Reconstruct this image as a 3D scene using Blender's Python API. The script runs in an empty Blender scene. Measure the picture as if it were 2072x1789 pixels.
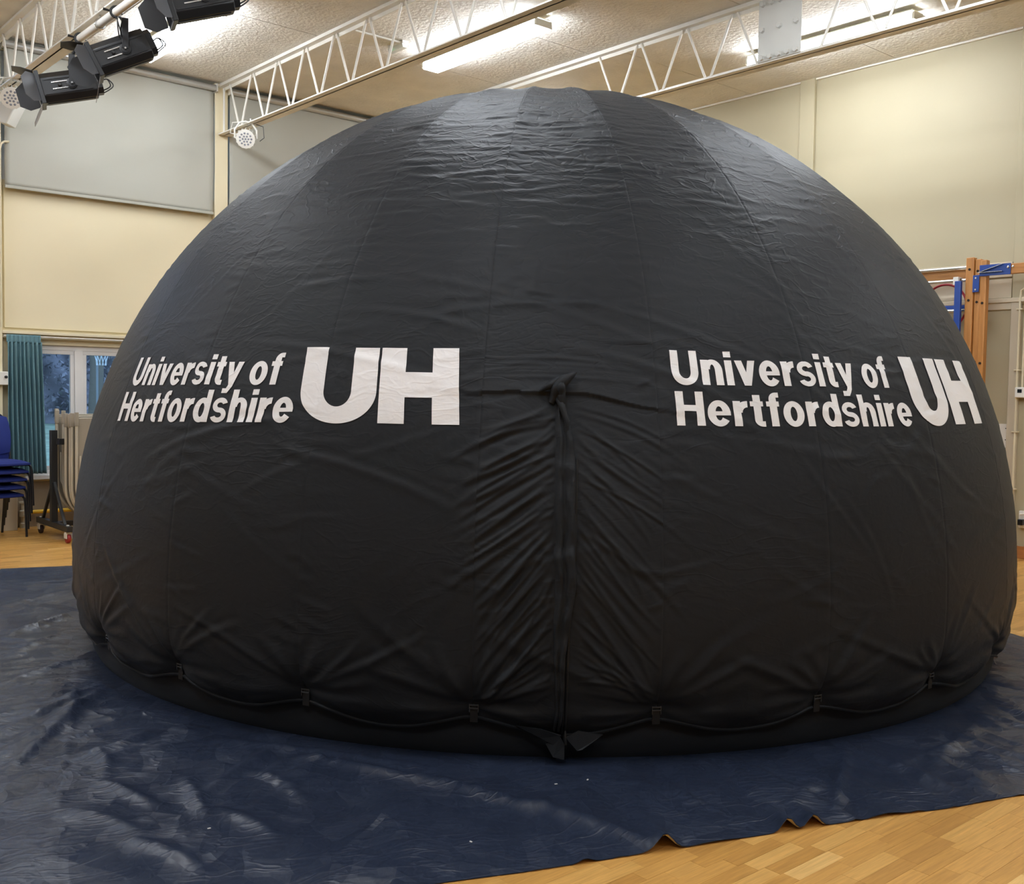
import bpy, bmesh, math, random
import numpy as np
from mathutils import Vector, Matrix

# ------------------------------------------------------------------ camera, light, exposure
random.seed(7)
rng = np.random.default_rng(11)
SC = bpy.context.scene
COL = SC.collection
FPX, PITCH, ROLL, YAW = 2094.12, -0.049346, -0.016170, 0.712119
CXP, CYP = 1036.0, 894.5
CAM = np.array([0.0, 0.0, 1.6])
_fw = np.array([math.sin(YAW) * math.cos(PITCH), math.cos(YAW) * math.cos(PITCH), math.sin(PITCH)])
_rt = np.array([math.cos(YAW), -math.sin(YAW), 0.0])
_dn = np.cross(_fw, _rt)
_c, _s = math.cos(ROLL), math.sin(ROLL)
AX = np.array([_c * _rt + _s * _dn, -_s * _rt + _c * _dn, _fw])
cam_d = bpy.data.cameras.new('camera')
cam = bpy.data.objects.new('camera', cam_d)
COL.objects.link(cam)
cam_d.sensor_fit = 'HORIZONTAL'
cam_d.sensor_width = 36.0
cam_d.lens = FPX / 2072.0 * 36.0
cam_d.clip_start = 0.05
cam_d.clip_end = 300
_m = Matrix.Identity(4)
for i in range(3):
    _m[i][0], _m[i][1], _m[i][2], _m[i][3] = AX[0][i], -AX[1][i], -AX[2][i], CAM[i]
cam.matrix_world = _m
SC.camera = cam

SC.view_settings.view_transform = 'Standard'
SC.view_settings.look = 'None'
SC.view_settings.exposure = 0.0
SC.view_settings.gamma = 1.0
SC.view_settings.use_curve_mapping = False
try:
    SC.cycles.use_denoising = True
    SC.cycles.use_light_tree = False
    SC.cycles.max_bounces = 6
    SC.cycles.diffuse_bounces = 4
    SC.cycles.glossy_bounces = 3
    SC.cycles.caustics_reflective = False
    SC.cycles.caustics_refractive = False
    SC.cycles.use_adaptive_sampling = True
    SC.cycles.adaptive_threshold = 0.04
except Exception:
    pass
LAMP = 33.0           # emission of the fluorescent diffusers
wd = bpy.data.worlds.new('dusk_sky')
SC.world = wd
wd.use_nodes = True
wd.node_tree.nodes['Background'].inputs[0].default_value = (0.36, 0.58, 1.0, 1)
wd.node_tree.nodes['Background'].inputs[1].default_value = 2.6

# ------------------------------------------------------------------ helpers
def ray(px, py):
    return AX.T @ np.array([(px - CXP) / FPX, (py - CYP) / FPX, 1.0])
def on(px, py, x=None, y=None, z=None):
    """point of a known plane of the room that was measured at this place"""
    d = ray(px, py)
    t = x / d[0] if x is not None else (y / d[1] if y is not None else (z - CAM[2]) / d[2])
    return CAM + d * t
def proj(P):
    e = (np.atleast_2d(P) - CAM) @ AX.T
    return np.stack([CXP + FPX * e[:, 0] / e[:, 2], CYP + FPX * e[:, 1] / e[:, 2]], 1), e[:, 2]

def tag(o, label=None, cat=None, group=None, kind=None):
    if label: o['label'] = label
    if cat: o['category'] = cat
    if group: o['group'] = group
    if kind: o['kind'] = kind
    return o
def empty(name, loc=(0, 0, 0), rz=0.0):
    o = bpy.data.objects.new(name, None)
    o.empty_display_size = 0.1
    o.location = loc
    o.rotation_euler = (0, 0, rz)
    COL.objects.link(o)
    return o
def thing(name, label, cat, loc=(0, 0, 0), rz=0.0, group=None):
    return tag(empty(name, loc, rz), label, cat, group)
def copy_tree(o, parent=None):
    c = o.copy()
    COL.objects.link(c)
    c.parent = parent
    for ch in list(o.children):
        copy_tree(ch, c)
    return c
def rootloc(p):
    v = np.zeros(3)
    while p is not None:
        v += np.array(p.location)
        p = p.parent
    return v

class MB:
    def __init__(self):
        self.v, self.f, self.n = [], [], 0
    def add(self, verts, faces):
        b = self.n
        verts = [tuple(map(float, p)) for p in verts]
        self.v += verts
        self.n += len(verts)
        self.f += [tuple(i + b for i in f) for f in faces]
        return self
    def box(self, c, s, R=None):
        c = np.array(c, float)
        h = np.array(s, float) / 2
        P = []
        for z in (-1, 1):
            for y in (-1, 1):
                for x in (-1, 1):
                    p = h * (x, y, z)
                    if R is not None: p = R @ p
                    P.append(c + p)
        return self.add(P, [(0, 2, 3, 1), (4, 5, 7, 6), (0, 1, 5, 4), (2, 6, 7, 3), (0, 4, 6, 2), (1, 3, 7, 5)])
    def bb(self, a, b):
        a = np.array(a, float); b = np.array(b, float)
        return self.box((a + b) / 2, np.abs(b - a))
    def bar(self, p, q, w, h, up=(0, 0, 1)):
        p = np.array(p, float); q = np.array(q, float)
        d = q - p; L = np.linalg.norm(d); d /= L
        u = np.array(up, float)
        s = np.cross(d, u)
        if np.linalg.norm(s) < 1e-6: s = np.cross(d, (1, 0, 0))
        s /= np.linalg.norm(s)
        t = np.cross(s, d)
        return self.box((p + q) / 2, (L, w, h), np.array([d, s, t]).T)
    def tube(self, pts, r, n=8, cap=True, closed=False):
        pts = [np.array(p, float) for p in pts]
        m = len(pts)
        rr = r if hasattr(r, '__len__') else [r] * m
        V, F = [], []
        prev = None
        for i in range(m):
            if closed: t = pts[(i + 1) % m] - pts[i - 1]
            else: t = pts[min(i + 1, m - 1)] - pts[max(i - 1, 0)]
            t = t / (np.linalg.norm(t) + 1e-12)
            if prev is None:
                a = np.array([0, 0, 1.0]) if abs(t[2]) < .9 else np.array([1.0, 0, 0])
            else: a = prev
            a = a - t * (a @ t)
            a /= np.linalg.norm(a) + 1e-12
            prev = a
            b = np.cross(t, a)
            for k in range(n):
                w = 2 * math.pi * k / n
                V.append(pts[i] + rr[i] * (math.cos(w) * a + math.sin(w) * b))
        for i in range(m if closed else m - 1):
            j = (i + 1) % m
            for k in range(n):
                F.append((i * n + k, i * n + (k + 1) % n, j * n + (k + 1) % n, j * n + k))
        if cap and not closed:
            F.append(tuple(range(n - 1, -1, -1)))
            F.append(tuple((m - 1) * n + k for k in range(n)))
        return self.add(V, F)
    def lathe(self, prof, n=24, o=(0, 0, 0), R=None):
        """prof: (radius, height) pairs round local z"""
        V, F = [], []
        o = np.array(o, float)
        for r, z in prof:
            for k in range(n):
                w = 2 * math.pi * k / n
                p = np.array([r * math.cos(w), r * math.sin(w), z])
                if R is not None: p = R @ p
                V.append(o + p)
        for i in range(len(prof) - 1):
            for k in range(n):
                F.append((i * n + k, i * n + (k + 1) % n, (i + 1) * n + (k + 1) % n, (i + 1) * n + k))
        F.append(tuple(range(n - 1, -1, -1)))
        F.append(tuple((len(prof) - 1) * n + k for k in range(n)))
        return self.add(V, F)
    def prism(self, poly, a, b, T):
        """poly: 2-d outline, extruded from a to b; T maps (x, y, h) to 3-d"""
        n = len(poly)
        V = [T(x, y, a) for x, y in poly] + [T(x, y, b) for x, y in poly]
        F = [tuple(range(n - 1, -1, -1)), tuple(range(n, 2 * n))]
        F += [(i, (i + 1) % n, n + (i + 1) % n, n + i) for i in range(n)]
        return self.add(V, F)
    def grid(self, P, flip=False):
        P = np.asarray(P, float)
        m, n = P.shape[:2]
        F = []
        for i in range(m - 1):
            for j in range(n - 1):
                q = (i * n + j, (i + 1) * n + j, (i + 1) * n + j + 1, i * n + j + 1)
                F.append(q[::-1] if flip else q)
        return self.add(P.reshape(-1, 3), F)
    def build(self, name, mat, parent=None, world=False, smooth=0.6, bevel=0.0):
        V = np.array(self.v, float)
        if world and parent is not None: V = V - rootloc(parent)
        me = bpy.data.meshes.new(name)
        me.from_pydata(V.tolist(), [], self.f)
        return link(name, me, mat, parent, smooth, bevel)
def link(name, me, mat, parent=None, smooth=0.6, bevel=0.0):
    bm = bmesh.new(); bm.from_mesh(me)
    if len(bm.faces) < 60000: bmesh.ops.recalc_face_normals(bm, faces=bm.faces)
    bm.to_mesh(me); bm.free()
    if smooth:
        me.polygons.foreach_set('use_smooth', [True] * len(me.polygons))
        if smooth < 3: me.set_sharp_from_angle(angle=smooth)
    if mat is not None: me.materials.append(mat)
    o = bpy.data.objects.new(name, me)
    COL.objects.link(o)
    o.parent = parent
    if bevel:
        b = o.modifiers.new('edge', 'BEVEL')
        b.width = bevel; b.segments = 2; b.limit_method = 'ANGLE'; b.angle_limit = 0.7
    return o
def rotz(a):
    c, s = math.cos(a), math.sin(a)
    return np.array([[c, -s, 0], [s, c, 0], [0, 0, 1.0]])
def roty(a):
    c, s = math.cos(a), math.sin(a)
    return np.array([[c, 0, s], [0, 1, 0], [-s, 0, c]])
def rotx(a):
    c, s = math.cos(a), math.sin(a)
    return np.array([[1, 0, 0], [0, c, -s], [0, s, c]])
def arc_pts(c, r, a0, a1, n, ax=(1, 0, 0), ay=(0, 1, 0)):
    c = np.array(c, float); ax = np.array(ax, float); ay = np.array(ay, float)
    return [c + r * (math.cos(a) * ax + math.sin(a) * ay) for a in np.linspace(a0, a1, n)]

# ------------------------------------------------------------------ materials
def nodes(name):
    m = bpy.data.materials.new(name)
    m.use_nodes = True
    nt = m.node_tree
    return m, nt, nt.nodes['Principled BSDF']
def N(nt, t, **k):
    n = nt.nodes.new(t)
    for a, b in k.items():
        if a in n.inputs.keys() if isinstance(a, str) else False: n.inputs[a].default_value = b
        else: setattr(n, a, b)
    return n
def plain(name, col, rough=0.5, metal=0.0, var=0.06, vscale=3.0, bump=0.0, bscale=60.0, spec=0.5, coat=0.0):
    m, nt, b = nodes(name)
    b.inputs['Roughness'].default_value = rough
    b.inputs['Metallic'].default_value = metal
    b.inputs['Specular IOR Level'].default_value = spec
    b.inputs['Coat Weight'].default_value = coat
    tc = N(nt, 'ShaderNodeTexCoord')
    nz = N(nt, 'ShaderNodeTexNoise'); nz.inputs['Scale'].default_value = vscale; nz.inputs['Detail'].default_value = 1
    nt.links.new(tc.outputs['Object'], nz.inputs['Vector'])
    rp = N(nt, 'ShaderNodeValToRGB')
    rp.color_ramp.elements[0].position = 0.3; rp.color_ramp.elements[1].position = 0.7
    rp.color_ramp.elements[0].color = (*[c * (1 - var) for c in col], 1)
    rp.color_ramp.elements[1].color = (*[min(1, c * (1 + var)) for c in col], 1)
    nt.links.new(nz.outputs['Fac'], rp.inputs['Fac'])
    nt.links.new(rp.outputs['Color'], b.inputs['Base Color'])
    if bump:
        n2 = N(nt, 'ShaderNodeTexNoise'); n2.inputs['Scale'].default_value = bscale; n2.inputs['Detail'].default_value = 2
        nt.links.new(tc.outputs['Object'], n2.inputs['Vector'])
        bp = N(nt, 'ShaderNodeBump'); bp.inputs['Strength'].default_value = 0.6; bp.inputs['Distance'].default_value = bump
        nt.links.new(n2.outputs['Fac'], bp.inputs['Height'])
        nt.links.new(bp.outputs['Normal'], b.inputs['Normal'])
    return m
def emit(name, col, strength):
    m, nt, b = nodes(name)
    b.inputs['Base Color'].default_value = (0.9, 0.9, 0.88, 1)
    b.inputs['Emission Color'].default_value = (*col, 1)
    b.inputs['Emission Strength'].default_value = strength
    return m
def wood(name, c0, c1, scale=(1, 1, 14), rough=0.42):
    m, nt, b = nodes(name)
    b.inputs['Roughness'].default_value = rough
    tc = N(nt, 'ShaderNodeTexCoord')
    mp = N(nt, 'ShaderNodeMapping'); mp.inputs['Scale'].default_value = scale
    nt.links.new(tc.outputs['Object'], mp.inputs['Vector'])
    nz = N(nt, 'ShaderNodeTexNoise'); nz.inputs['Scale'].default_value = 3.0; nz.inputs['Detail'].default_value = 6; nz.inputs['Distortion'].default_value = 0.6
    nt.links.new(mp.outputs['Vector'], nz.inputs['Vector'])
    rp = N(nt, 'ShaderNodeValToRGB')
    rp.color_ramp.elements[0].position = 0.3; rp.color_ramp.elements[1].position = 0.7
    rp.color_ramp.elements[0].color = (*c0, 1); rp.color_ramp.elements[1].color = (*c1, 1)
    nt.links.new(nz.outputs['Fac'], rp.inputs['Fac'])
    nt.links.new(rp.outputs['Color'], b.inputs['Base Color'])
    return m

def fabric(name, col, rough, crease, sheen=0.0, detail=1.0, spec=0.5, rot2=-.35, crown=False, billow=0.0):
    """crumpled nylon: creases and fine crinkles from the UV map, which is in metres"""
    m, nt, b = nodes(name)
    b.inputs['Roughness'].default_value = rough
    b.inputs['Specular IOR Level'].default_value = spec
    b.inputs['Sheen Weight'].default_value = sheen
    b.inputs['Sheen Roughness'].default_value = 0.5
    uv = N(nt, 'ShaderNodeUVMap'); uv.uv_map = 'metres'
    wz = N(nt, 'ShaderNodeTexNoise'); wz.inputs['Scale'].default_value = 2.2; wz.inputs['Detail'].default_value = 1
    wz.noise_dimensions = '2D'
    nt.links.new(uv.outputs['UV'], wz.inputs['Vector'])
    wv = N(nt, 'ShaderNodeVectorMath', operation='MULTIPLY_ADD'); wv.inputs[1].default_value = (.22, .22, 0)
    nt.links.new(wz.outputs['Color'], wv.inputs[0]); nt.links.new(uv.outputs['UV'], wv.inputs[2])
    def math_(op, a, b_=None):
        x = N(nt, 'ShaderNodeMath', operation=op)
        nt.links.new(a, x.inputs[0])
        if b_ is not None:
            if hasattr(b_, 'node'): nt.links.new(b_, x.inputs[1])
            else: x.inputs[1].default_value = b_
        return x.outputs[0]
    def ridge(scale, sx, sy, rot, lo):
        mp = N(nt, 'ShaderNodeMapping')
        mp.inputs['Scale'].default_value = (sx, sy, 1); mp.inputs['Rotation'].default_value = (0, 0, rot)
        nt.links.new(wv.outputs[0], mp.inputs['Vector'])
        nz = N(nt, 'ShaderNodeTexNoise'); nz.inputs['Scale'].default_value = scale; nz.inputs['Detail'].default_value = 2
        nz.noise_dimensions = '2D'
        nt.links.new(mp.outputs['Vector'], nz.inputs['Vector'])
        c = math_('ABSOLUTE', math_('SUBTRACT', nz.outputs['Fac'], 0.5))
        d = N(nt, 'ShaderNodeMapRange'); d.inputs[1].default_value = 0.0; d.inputs[2].default_value = lo
        d.inputs[3].default_value = 1.0; d.inputs[4].default_value = 0.0
        nt.links.new(c, d.inputs[0])
        return d.outputs[0]
    mz = N(nt, 'ShaderNodeMapRange'); mz.inputs[1].default_value = .40; mz.inputs[2].default_value = .62
    nt.links.new(wz.outputs['Fac'], mz.inputs[0])
    h1 = math_('MULTIPLY', math_('MULTIPLY', ridge(3.4, 1, 2.8, 0.05, 0.05), mz.outputs[0]), crease)
    h2 = math_('MULTIPLY', ridge(6.0, 1, 1.8, rot2, 0.055), crease * .45)
    if crown:       # the cloth of the crown is crinkled more than that of the taut sides
        sp = N(nt, 'ShaderNodeSeparateXYZ'); nt.links.new(uv.outputs['UV'], sp.inputs[0])
        cr = N(nt, 'ShaderNodeMapRange'); cr.inputs[1].default_value = 0.7; cr.inputs[2].default_value = 2.3; cr.inputs[3].default_value = .35; cr.inputs[4].default_value = 1.25
        nt.links.new(sp.outputs[1], cr.inputs[0])
        h1 = math_('MULTIPLY', h1, cr.outputs[0]); h2 = math_('MULTIPLY', h2, cr.outputs[0])
    nz = N(nt, 'ShaderNodeTexNoise'); nz.inputs['Scale'].default_value = 34; nz.inputs['Detail'].default_value = 2; nz.noise_dimensions = '2D'
    nt.links.new(uv.outputs['UV'], nz.inputs['Vector'])
    h = math_('ADD', math_('ADD', h1, h2), math_('MULTIPLY', nz.outputs['Fac'], 0.0010 * detail))
    if billow:      # crumpled sheet: sharp creases between soft facets
        bz = N(nt, 'ShaderNodeTexNoise'); bz.inputs['Scale'].default_value = 1.6; bz.inputs['Detail'].default_value = 1; bz.noise_dimensions = '2D'
        nt.links.new(wv.outputs[0], bz.inputs['Vector'])
        h = math_('ADD', h, math_('MULTIPLY', math_('ABSOLUTE', math_('SUBTRACT', bz.outputs['Fac'], .5)), -billow))
        for sc_, am, sx_ in ((3.4, .28, 1.0), (7.5, .26, 1.3), (15.0, .12, .8)):     # each facet lies at its own small tilt
            mp = N(nt, 'ShaderNodeMapping'); mp.inputs['Rotation'].default_value = (0, 0, sc_); mp.inputs['Scale'].default_value = (sx_, 1 / sx_, 1)
            nt.links.new(wv.outputs[0], mp.inputs['Vector'])
            vo = N(nt, 'ShaderNodeTexVoronoi'); vo.voronoi_dimensions = '2D'; vo.inputs['Scale'].default_value = sc_
            nt.links.new(mp.outputs['Vector'], vo.inputs['Vector'])
            d_ = N(nt, 'ShaderNodeVectorMath', operation='SUBTRACT'); nt.links.new(mp.outputs['Vector'], d_.inputs[0]); nt.links.new(vo.outputs['Position'], d_.inputs[1])
            c_ = N(nt, 'ShaderNodeVectorMath', operation='SUBTRACT'); nt.links.new(vo.outputs['Color'], c_.inputs[0]); c_.inputs[1].default_value = (.5, .5, .5)
            q_ = N(nt, 'ShaderNodeVectorMath', operation='MULTIPLY'); nt.links.new(d_.outputs[0], q_.inputs[0]); q_.inputs[1].default_value = (1, 1, 0)
            t_ = N(nt, 'ShaderNodeVectorMath', operation='DOT_PRODUCT'); nt.links.new(q_.outputs[0], t_.inputs[0]); nt.links.new(c_.outputs[0], t_.inputs[1])
            h = math_('ADD', h, math_('MULTIPLY', t_.outputs['Value'], am))
    bp = N(nt, 'ShaderNodeBump'); bp.inputs['Strength'].default_value = 0.8; bp.inputs['Distance'].default_value = 1.0
    nt.links.new(h, bp.inputs['Height'])
    nt.links.new(bp.outputs['Normal'], b.inputs['Normal'])
    rp = N(nt, 'ShaderNodeValToRGB')
    rp.color_ramp.elements[0].position = .3; rp.color_ramp.elements[1].position = .7
    rp.color_ramp.elements[0].color = (*[c * .95 for c in col], 1); rp.color_ramp.elements[1].color = (*[min(1, c * 1.05) for c in col], 1)
    nt.links.new(wz.outputs['Fac'], rp.inputs['Fac'])
    nt.links.new(rp.outputs['Color'], b.inputs['Base Color'])
    return m

M_DOME = fabric('black_nylon', (0.0218, 0.0237, 0.0266), 0.52, 0.0022, sheen=0.02, spec=0.13, crown=True)
M_PRINT = fabric('white_print', (0.91, 0.90, 0.89), 0.55, 0.0022, crown=True)
M_TARP = fabric('navy_groundsheet', (0.0185, 0.0265, 0.050), 0.37, 0.0025, spec=0.5, billow=.06)
M_TARP_BACK = plain('groundsheet_underside', (0.62, 0.55, 0.45), 0.7)
M_BLACKTAPE = plain('black_webbing', (0.011, 0.011, 0.011), 0.5)
M_BUCKLE = plain('buckle_plastic', (0.05, 0.05, 0.05), 0.2)
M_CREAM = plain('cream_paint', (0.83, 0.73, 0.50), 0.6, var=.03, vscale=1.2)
M_UNSEEN = plain('unseen_wall_grey', (0.30, 0.31, 0.33), 0.8)  # invented tone for unseen walls, cuts warm bounce and darkens the dome front
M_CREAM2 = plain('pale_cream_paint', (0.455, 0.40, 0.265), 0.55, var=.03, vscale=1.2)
M_TRIM = plain('cream_gloss_trim', (0.78, 0.70, 0.50), 0.35)
M_PANEL = plain('beige_panel', (0.60, 0.53, 0.40), 0.5, var=.05)
M_CEIL = plain('stippled_ceiling', (0.78, 0.74, 0.67), 0.85, bump=.02, bscale=24, var=.05)
M_STEEL = plain('white_painted_steel', (0.80, 0.77, 0.70), 0.4)
M_PLATE = plain('grey_white_plate', (0.66, 0.66, 0.62), 0.5)
M_DIFF = emit('lamp_diffuser', (0.90, 0.97, 1.06), LAMP)
M_CAP = plain('lamp_end_cap', (0.62, 0.58, 0.46), 0.45)
M_BLIND = plain('blind_cloth', (0.46, 0.455, 0.395), 0.8, var=.02, vscale=1.5)
M_ROLL = plain('blind_roller_metal', (0.50, 0.50, 0.48), 0.35, .5)
M_FRAME = plain('white_upvc', (0.80, 0.78, 0.76), 0.3)
M_BLACK = plain('black_lantern_paint', (0.016, 0.016, 0.017), 0.42)
M_DOORIN = plain('barn_door_lit_grey', (0.085, 0.085, 0.09), 0.5)  # near door: light on its outer face is put into the colour
M_DOORLIT = plain('barn_door_lit_pale', (0.22, 0.20, 0.19), 0.5)  # lower door: paler because its lit inner face is painted in
M_CHROME = plain('bright_steel', (0.75, 0.75, 0.75), 0.22, 1.0)
M_WHITEPL = plain('white_plastic', (0.82, 0.80, 0.74), 0.35)
M_LENS = plain('led_lens', (0.25, 0.26, 0.29), 0.15)
M_BLUE = plain('blue_upholstery', (0.012, 0.028, 0.20), 0.85, bump=.001, bscale=200)
M_CHAIRFR = plain('black_chair_frame', (0.012, 0.014, 0.018), 0.3)
M_TABLE = plain('taupe_table', (0.36, 0.32, 0.25), 0.45)
M_TABLET = plain('pale_table_tube', (0.56, 0.52, 0.42), 0.35)
M_TROLLEY = plain('black_trolley_steel', (0.02, 0.022, 0.024), 0.4)
M_RED = plain('red_wheel', (0.35, 0.03, 0.03), 0.5)
M_RUBBER = plain('dark_wheel', (0.05, 0.03, 0.03), 0.6)
M_YELLOW = plain('yellow_pipe', (0.75, 0.46, 0.03), 0.45)
M_CURT = plain('teal_curtain', (0.145, 0.275, 0.315), 0.8, var=.05)
M_PINE = wood('orange_pine', (0.40, 0.16, 0.035), (0.60, 0.28, 0.08), (9, 9, 0.7))
M_PINEH = wood('orange_pine_rail', (0.42, 0.17, 0.04), (0.60, 0.28, 0.08), (9, .7, 9))
M_OAK = wood('oak_skirting', (0.32, 0.12, 0.035), (0.45, 0.19, 0.06), (2, 1, 9))
M_BAR = plain('silver_bar', (0.72, 0.72, 0.70), 0.25, .9)
M_BLUEFR = plain('blue_steel', (0.015, 0.06, 0.30), 0.35)
M_HOOP = plain('red_hoop', (0.45, 0.03, 0.05), 0.35)
M_HOLE = plain('dark_hole', (0.02, 0.014, 0.01), 0.9)
M_BROWN = plain('brown_board', (0.30, 0.24, 0.17), 0.6)  # own brown of the dado panel, also the floor beneath the blocks
M_SCREEN = plain('dark_screen', (0.01, 0.012, 0.014), 0.2)
M_LEAF = plain('hedge_leaf', (0.24, 0.23, 0.25), 0.6, var=.5, vscale=1.5)
M_BARK = plain('bark', (0.16, 0.14, 0.11), 0.9, bump=.02, bscale=12)
M_GRASS = plain('grass_bank', (0.30, 0.38, 0.26), 0.9, var=.2)
M_NET = plain('white_net', (0.75, 0.78, 0.8), 0.6)
M_PLATE2 = plain('weathered_steel', (0.25, 0.27, 0.28), 0.6)

def glass():
    m = bpy.data.materials.new('window_glass'); m.use_nodes = True
    nt = m.node_tree; nt.nodes.clear()
    out = N(nt, 'ShaderNodeOutputMaterial'); mx = N(nt, 'ShaderNodeMixShader')
    tr = N(nt, 'ShaderNodeBsdfTransparent'); gl = N(nt, 'ShaderNodeBsdfGlossy'); gl.inputs['Roughness'].default_value = 0.02
    tr.inputs['Color'].default_value = (.95, .97, .97, 1)
    fr = N(nt, 'ShaderNodeFresnel'); fr.inputs['IOR'].default_value = 1.45
    nt.links.new(fr.outputs[0], mx.inputs[0]); nt.links.new(tr.outputs[0], mx.inputs[1]); nt.links.new(gl.outputs[0], mx.inputs[2])
    nt.links.new(mx.outputs[0], out.inputs[0])
    return m
M_GLASS = glass()

def parquet(name, attr):
    m, nt, b = nodes(name)
    b.inputs['Roughness'].default_value = 0.36
    tc = N(nt, 'ShaderNodeTexCoord')
    gm = N(nt, 'ShaderNodeNewGeometry')
    mp = N(nt, 'ShaderNodeMapping'); mp.inputs['Scale'].default_value = (1.2, 22, 1)
    nt.links.new(gm.outputs['Position'], mp.inputs['Vector'])
    nz = N(nt, 'ShaderNodeTexNoise'); nz.inputs['Scale'].default_value = 4; nz.inputs['Detail'].default_value = 7; nz.inputs['Roughness'].default_value = .65
    nz.noise_dimensions = '4D'
    nt.links.new(mp.outputs['Vector'], nz.inputs['Vector'])
    if attr:
        a = N(nt, 'ShaderNodeAttribute'); a.attribute_name = 'tone'; tone = a.outputs['Fac']
    else:
        a = N(nt, 'ShaderNodeObjectInfo'); tone = a.outputs['Random']
    w = N(nt, 'ShaderNodeMath', operation='MULTIPLY'); w.inputs[1].default_value = 40; nt.links.new(tone, w.inputs[0]); nt.links.new(w.outputs[0], nz.inputs['W'])
    rp = N(nt, 'ShaderNodeValToRGB')
    e = rp.color_ramp.elements
    e[0].position = 0.0; e[0].color = (0.50, 0.255, 0.062, 1)
    e[1].position = 1.0; e[1].color = (0.86, 0.56, 0.21, 1)
    for p, c in ((.25, (0.61, 0.325, 0.082)), (.6, (0.66, 0.36, 0.098)), (.94, (0.71, 0.41, 0.12))):
        x = e.new(p); x.color = (*c, 1)
    nt.links.new(tone, rp.inputs['Fac'])
    gr = N(nt, 'ShaderNodeValToRGB'); gr.color_ramp.elements[0].position = .28; gr.color_ramp.elements[1].position = .72
    gr.color_ramp.elements[0].color = (.70, .66, .60, 1); gr.color_ramp.elements[1].color = (1.1, 1.1, 1.1, 1)
    nt.links.new(nz.outputs['Fac'], gr.inputs['Fac'])
    mx = N(nt, 'ShaderNodeMix', data_type='RGBA', blend_type='MULTIPLY'); mx.inputs[0].default_value = 1
    nt.links.new(rp.outputs['Color'], mx.inputs[6]); nt.links.new(gr.outputs['Color'], mx.inputs[7])
    nt.links.new(mx.outputs[2], b.inputs['Base Color'])
    bp = N(nt, 'ShaderNodeBump'); bp.inputs['Strength'].default_value = .25; bp.inputs['Distance'].default_value = .001
    nt.links.new(nz.outputs['Fac'], bp.inputs['Height']); nt.links.new(bp.outputs['Normal'], b.inputs['Normal'])
    return m
M_PLANK = parquet('oak_block', False)
M_PLANKS = parquet('oak_blocks_field', True)

# ------------------------------------------------------------------ room shell
UR, VL, ZC = 10.64, 12.2, 5.29
UL, VN = -6.6, -7.0
K = 1.0254
def struct(mb, name, mat, parent=None, **k):
    o = mb.build(name, mat, parent, world=parent is not None, **k)
    if parent is None: o['kind'] = 'structure'
    return o
floor = struct(MB().bb((UL, VN, -.12), (UR, VL, -.012)), 'floor', M_BROWN)
ceiling = struct(MB().bb((UL - .2, VN - .2, ZC + .02), (UR + .2, VL + .4, ZC + .2)), 'ceiling', M_CEIL)
# ceiling boards, each a panel of its own with a narrow joint
bx = [3.066, 5.614, 8.10]
xs = [UL, -4.35, -1.9, .55, bx[0] + .07, bx[1] + .07, bx[2] + .07, UR]
for i in range(len(xs) - 1):
    ys = [VN, -4.5, -1.2, 1.2, 3.6, 6.0 + .2 * (i % 2), 7.9 + .3 * (i % 2), 9.75, VL]
    for j in range(len(ys) - 1):
        MB().bb((xs[i] + .004, ys[j] + .004, ZC), (xs[i + 1] - .004, ys[j + 1] - .004, ZC + .03)).build('ceiling_board', M_CEIL, ceiling, world=True)

# left wall: openings for the low windows and the high windows behind the blinds
wl = MB()
low = [(-1.6, .45), (.72, 2.92), (3.42, 5.5), (5.75, 7.95)]
high = [(-1.7, .5), (.65, 2.98), (3.16, 5.66), (5.74, 8.02)]
def wall_with_holes(mb, holes, x0, x1, y0, y1, z0, z1):
    xs = sorted({x0, x1} | {h[0] for h in holes} | {h[1] for h in holes})
    zs = sorted({z0, z1} | {h[2] for h in holes} | {h[3] for h in holes})
    for a, b in zip(xs[:-1], xs[1:]):
        run = None
        for c, d in zip(zs[:-1], zs[1:]):
            hole = any(h[0] <= a and h[1] >= b and h[2] <= c and h[3] >= d for h in holes)
            if hole:
                if run is not None: mb.bb((a, y0, run), (b, y1, c)); run = None
            elif run is None: run = c
        if run is not None: mb.bb((a, y0, run), (b, y1, z1))
holes = [(a, b, .57, 2.03) for a, b in low] + [(a, b, 3.80, 5.18) for a, b in high]
wall_with_holes(wl, holes, UL, UR + .2, VL, VL + .25, -.1, ZC + .03)
wall_left = struct(wl, 'wall_left', M_CREAM, smooth=0)
struct(MB().bb((UL, VL - .012, 0), (UR, VL, .50)), 'dado_board', M_BROWN, wall_left)
# raised cream spandrel panels between the high and low windows, and the piers
for a, b in ((.62, 2.98), (3.19, 5.58), (5.78, 8.0), (8.2, 10.4)):
    struct(MB().bb((a, VL - .025, 2.20), (b, VL, 3.74)), 'spandrel_panel', M_CREAM, wall_left, bevel=.006)
for x in (.55, 3.066, 5.66, 8.10):
    p = struct(MB().bb((x - .085, VL - .10, 0), (x + .085, VL, ZC)), 'pier', M_CREAM, wall_left, bevel=.006)
# picture ledges above the low windows
led = struct(MB().bb((3.15, VL - .10, 2.135), (5.56, VL, 2.165)).bb((3.15, VL - .05, 2.09), (5.56, VL, 2.135)), 'trim_1', M_TRIM, bevel=.004)
led = struct(MB().bb((5.76, VL - .10, 2.135), (8.0, VL, 2.165)), 'trim_2', M_TRIM, bevel=.004)
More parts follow.
